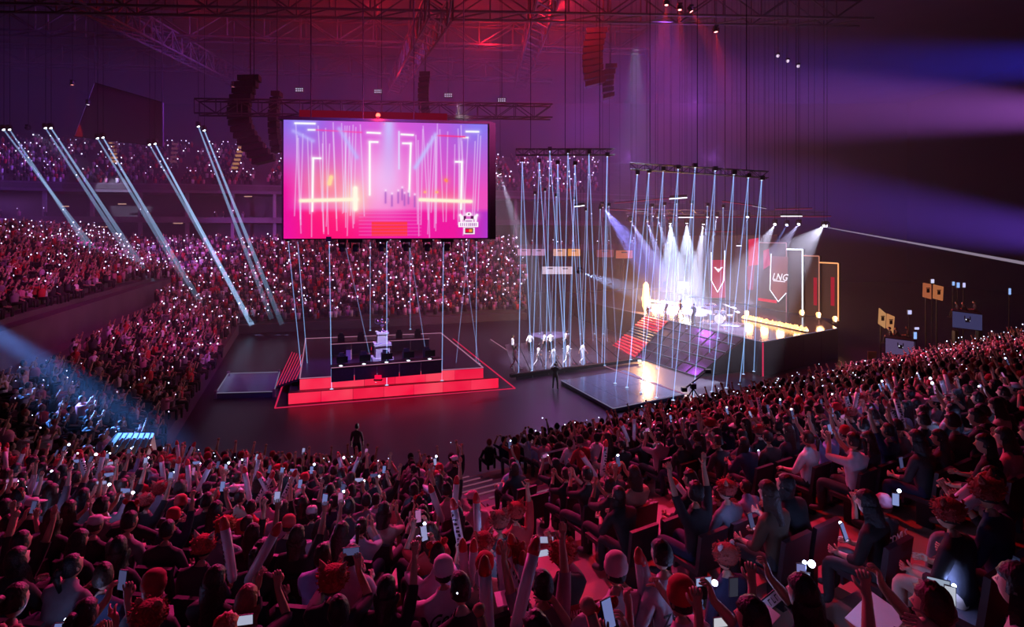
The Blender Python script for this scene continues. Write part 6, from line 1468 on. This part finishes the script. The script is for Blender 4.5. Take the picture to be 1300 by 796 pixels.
# ================================================================== SIDE DESKS (right of the stage)
def analyst(px0, py0, px1, py1, py2, Y, c, label, lb2):
    """box desk with a glowing front panel, people behind it"""
    a, c_ = at(px0, py1, Y), at(px1, py1 + (px1 - px0) * .12, Y + .6); h = (py1 - py0) / F * Y; d = (c_ - a).normalized(); bk = Vector((a.x, a.y, 0)).normalized()
    t = thing('booth', label, 'booth', z0((a + c_) / 2 + bk * 1, 0)); zb = min(a.z, c_.z)
    b = MB(); b.hexa([a, c_, c_ + bk * 2.2, a + bk * 2.2], [v + UP * h for v in (a, c_, c_ + bk * 2.2, a + bk * 2.2)]); b.build('body', M_black, t)
    b = MB(); b.box((a + c_) / 2 + UP * h / 2 - bk * .05, ((c_ - a).length - .1, .06, h - .12), ax=(c_ - a)); b.build('front_panel', emat('booth_panel' + c, hexc(c), .8), t)
    e = (a + c_) / 2 + UP * h * .52 - bk * .1; b = MB(); r = h * .2; b.box(e, (r * 1.6, .03, r * .9), ax=d); b.lathe([(r * .6, 0), (r * .6, .03)], e + UP * r * .2, 6, axis=-bk); b.box(e + UP * r * .8 + d * r, (r * .3, .03, r), ax=d); b.box(e + UP * r * .8 - d * r, (r * .3, .03, r), ax=d); b.build('emblem', M_ink, t)
    b = MB(); b.ball(e - d * r * .5 + UP * r * .3 - bk * .03, r * .14); b.ball(e + d * r * .7 + UP * r * .1 - bk * .03, r * .14); b.build('emblem_light', E_white, t)
    for s in (.1, .9):
        b = MB(); q = a.lerp(c_, s) + bk * 1.1; b.box((q.x, q.y, zb / 2), (.3, .3, max(.1, zb))); b.build('leg', M_dark, t)
    for i in range(3):
        q = a.lerp(c_, .2 + .3 * i) + bk * 1.2; person('rest' if i != 1 else 'lean_in', Vector((q.x, q.y, zb + h - .35)), facing(q, 0, 60) , CL['charcoal'], CL['black'], 'short', BK, label='dim person sitting on the %s, %s from the left' % (lb2, ordw(i + 1)), group='people on the side booths')
analyst(1124, 428, 1162, 449, 0, 40, '#5a4a72', 'boxy booth with a lavender lit front and dark emblem, above the right crowd', 'lower lavender booth')
analyst(1209, 394, 1247, 416, 0, 42, '#3c3c66', 'boxy booth with a blue-grey lit front and dark emblem, farther right', 'upper blue-grey booth')
for i, (x0, y0, x1, y1, x2, y2, x3, y3, c, lb) in enumerate(((1115.5, 411, 1124, 417, 1125, 398, 1116.5, 391, '#c89060', 'tilted orange team card, first of the lower pair at the right'), (1125.5, 416, 1134, 424, 1136, 402, 1126.5, 398, '#c88858', 'tilted orange team card, second of the lower pair at the right'),
        (1172, 377, 1183, 380, 1183.5, 361, 1172.5, 359, '#b06040', 'dim orange team card, first of the upper pair at the right'), (1185, 379, 1197, 382, 1198, 364, 1185.5, 361, '#b86c44', 'dim orange team card, second of the upper pair at the right'))):
    Y = 42; q = [at(x0, y0, Y), at(x1, y1, Y + .2), at(x2, y2, Y + .2), at(x3, y3, Y)]; t = thing('team_card', lb, 'sign', (q[0] + q[1]) / 2, 'orange team cards at the right'); b = MB(); w_ = Vector((0, .08, 0)); b.hexa(q, [v + w_ for v in q]); b.build('face', emat('card' + c, hexc(c), .8), t)
    cc = (q[0] + q[2]) / 2 - w_ * .5; b = MB(); b.box(cc, (.22, .03, .3)); b.box(cc + UP * .2, (.3, .03, .06)); b.build('emblem', M_ink, t); b = MB(); b.tube(cc + w_ * 3, z0(cc + w_ * 3, 0), .05); b.build('post', M_dark, t)
for px, py, Y, w_, h_, lb in ((1184, 357, 42, .22, .3, 'small pale monitor above the upper orange cards'), (1210.5, 360, 43, .16, .3, 'blue monitor, first of the three at the upper right'), (1216.5, 362, 43, .2, .4, 'violet monitor, second of the three at the upper right'), (1224, 362, 43, .18, .36, 'blue monitor, third of the three at the upper right'), (1282, 370, 44, .16, .5, 'lone upright pale light at the right edge'), (1155, 396.5, 41, .26, .3, 'pale monitor above the lavender booth'), (1162, 426, 40, .2, .5, 'bluish screen at the corner of the lavender booth'), (1164, 417, 40, .3, .16, 'small blue screen right of the lavender booth')):
    p = at(px, py, Y); t = thing('monitor', lb, 'monitor', p, 'monitors above the right stand'); b = MB(); b.box(p, (w_, .04, h_)); b.build('display', emat('mon_%d' % (px % 3), ((.6, .6, 1), (.3, .5, 1), (.7, .7, 1))[px % 3 if isinstance(px, int) else 1], 1.0), t); b = MB(); b.box(p + Vector((0, .06, 0)), (w_ + .05, .06, h_ + .05)); b.build('case', M_dark, t); b = MB(); b.tube(p + Vector((0, .08, 0)), Vector((p.x, p.y + .08, 0)), .03); b.build('post', M_dark, t)
p = at(1104, 462, 39); t = thing('yellow_chair', 'ochre high-backed chair standing behind the right crowd', 'chair', Vector((p.x, p.y, p.z - .6)))
b = MB(); b.box(p, (.6, .6, .1)); b.build('seat', mat('ochre', (.4, .2, .05), .6), t); b = MB(); b.box(p + Vector((0, -.25, .5)), (.6, .08, .9)); b.build('backrest', MATS['ochre'], t)
for sx in (-.25, .25):
    for sy in (-.25, .25): b = MB(); b.tube(p + Vector((sx, sy, 0)), Vector((p.x + sx, p.y + sy, 0)), .03, n=6); b.build('leg', MATS['ochre'], t)

# ================================================================== HANGING RIG: speaker stacks, dark panel, blinders
def speaker_array(px0, py0, px1, py1, Y, n, w_, label, bend=1.0):
    a, c_ = at(px0, py0, Y), at(px1, py1, Y); t = thing('speaker_array', label, 'speaker', a)
    for i in range(n):
        s = i / (n - 1); p = a.lerp(c_, s) + Vector((math.sin(s * pi) * -bend, 0, 0)); hh = (a - c_).length / n
        b = MB(); ax_ = Vector((1, -.3, .25 * (s - .3))).normalized(); b.hexa([p + ax_ * -w_ / 2 + Vector((0, -.5, -hh / 2 + .03)), p + ax_ * w_ / 2 + Vector((0, -.5, -hh / 2 + .03)), p + ax_ * w_ / 2 * .8 + Vector((0, .5, -hh / 2 + .03)), p - ax_ * w_ / 2 * .8 + Vector((0, .5, -hh / 2 + .03))],
                            [p + ax_ * -w_ / 2 + Vector((0, -.5, hh / 2 - .03)), p + ax_ * w_ / 2 + Vector((0, -.5, hh / 2 - .03)), p + ax_ * w_ / 2 * .8 + Vector((0, .5, hh / 2 - .03)), p - ax_ * w_ / 2 * .8 + Vector((0, .5, hh / 2 - .03))]); b.build('cabinet', M_black, t)
    b = MB(); b.tube(a, Vector((a.x, a.y, 41.9)), .06); b.build('cable', M_dark, t)
speaker_array(318, 100, 336, 203, 48, 14, 2.3, 'big dark curved speaker stack hanging left of the big screen', 1.5)
speaker_array(352, 120, 352, 190, 52, 10, 1.0, 'slimmer dark speaker stack between the big one and the screen', .3)
speaker_array(540, 95, 541, 150, 56, 9, 1.2, 'small dark speaker stack above the right part of the big screen', .2)
speaker_array(757, 40, 755, 105, 58, 9, 2.2, 'dark speaker stack hanging in the red glow right of the big screen', .4)
speaker_array(775, 85, 772, 122, 58, 6, 1.2, 'dark speaker stack hanging in the violet haze', .2)
Yq = 62; q = [at(94, 173, Yq), at(206, 186, Yq), at(206, 130, Yq), at(120, 105, Yq)]; t = thing('scrim', 'large dark panel hanging in front of the upper tier on the left', 'panel', (q[0] + q[2]) / 2)
b = MB(); w_ = Vector((.02, .25, 0)); b.hexa(q, [v + w_ for v in q]); b.build('sheet', mat('dark_panel', (.1, .05, .09), .7), t); b = MB(); b.path([q[0], q[1], q[2], q[3], q[0]], .06, 5); b.build('frame', M_dark, t)
for v in (q[2], q[3]): b = MB(); b.tube(v, Vector((v.x, v.y, 41.9)), .05, n=5); b.build('cable', M_dark, t)
for px, py, lb in ((380, 114, 'leftmost'), (480, 116, 'above the red beacon'), (569, 121, 'above the right part of the screen'), (637, 127, 'farthest right')):
    p = at(px, py, 60); t = thing('blinder_light', 'small block of eight white lamps under the roof, ' + lb, 'light', p, 'white lamp blocks under the roof'); b = MB(); b.box(p + Vector((0, .1, 0)), (.95, .16, .5)); b.build('case', M_dark, t)
    for i in range(4):
        for j in range(2): b = MB(); b.ball(p + Vector((-.33 + i * .22, -.02, -.11 + j * .22)), .07, 7, 5); b.build('bulb', emat('blinder_bulb', (.75, .7, 1), .8), t)
    b = MB(); b.tube(p + UP * .25, Vector((p.x, p.y, 41.9)), .03, n=5); b.build('cable', M_dark, t)
for px, py, lb in ((987.5, 71, 'highest'), (1000, 77.5, 'middle'), (1013.5, 84, 'lowest')):
    p = at(px, py, 56); t = thing('small_lamp', 'tiny white lamp at the top right, %s of three' % lb, 'lamp', p, 'three tiny white lamps at the top right'); b = MB(); b.ball(p, .16, 8, 6); b.build('bulb', emat('tiny_white', (.9, .7, .95), 1), t); b = MB(); b.box(p + UP * .2, (.3, .3, .16)); b.build('housing', M_dark, t); b = MB(); b.tube(p + UP * .2, Vector((p.x, p.y, 41.9)), .03, n=5); b.build('cable', M_dark, t)
#CROWD-END
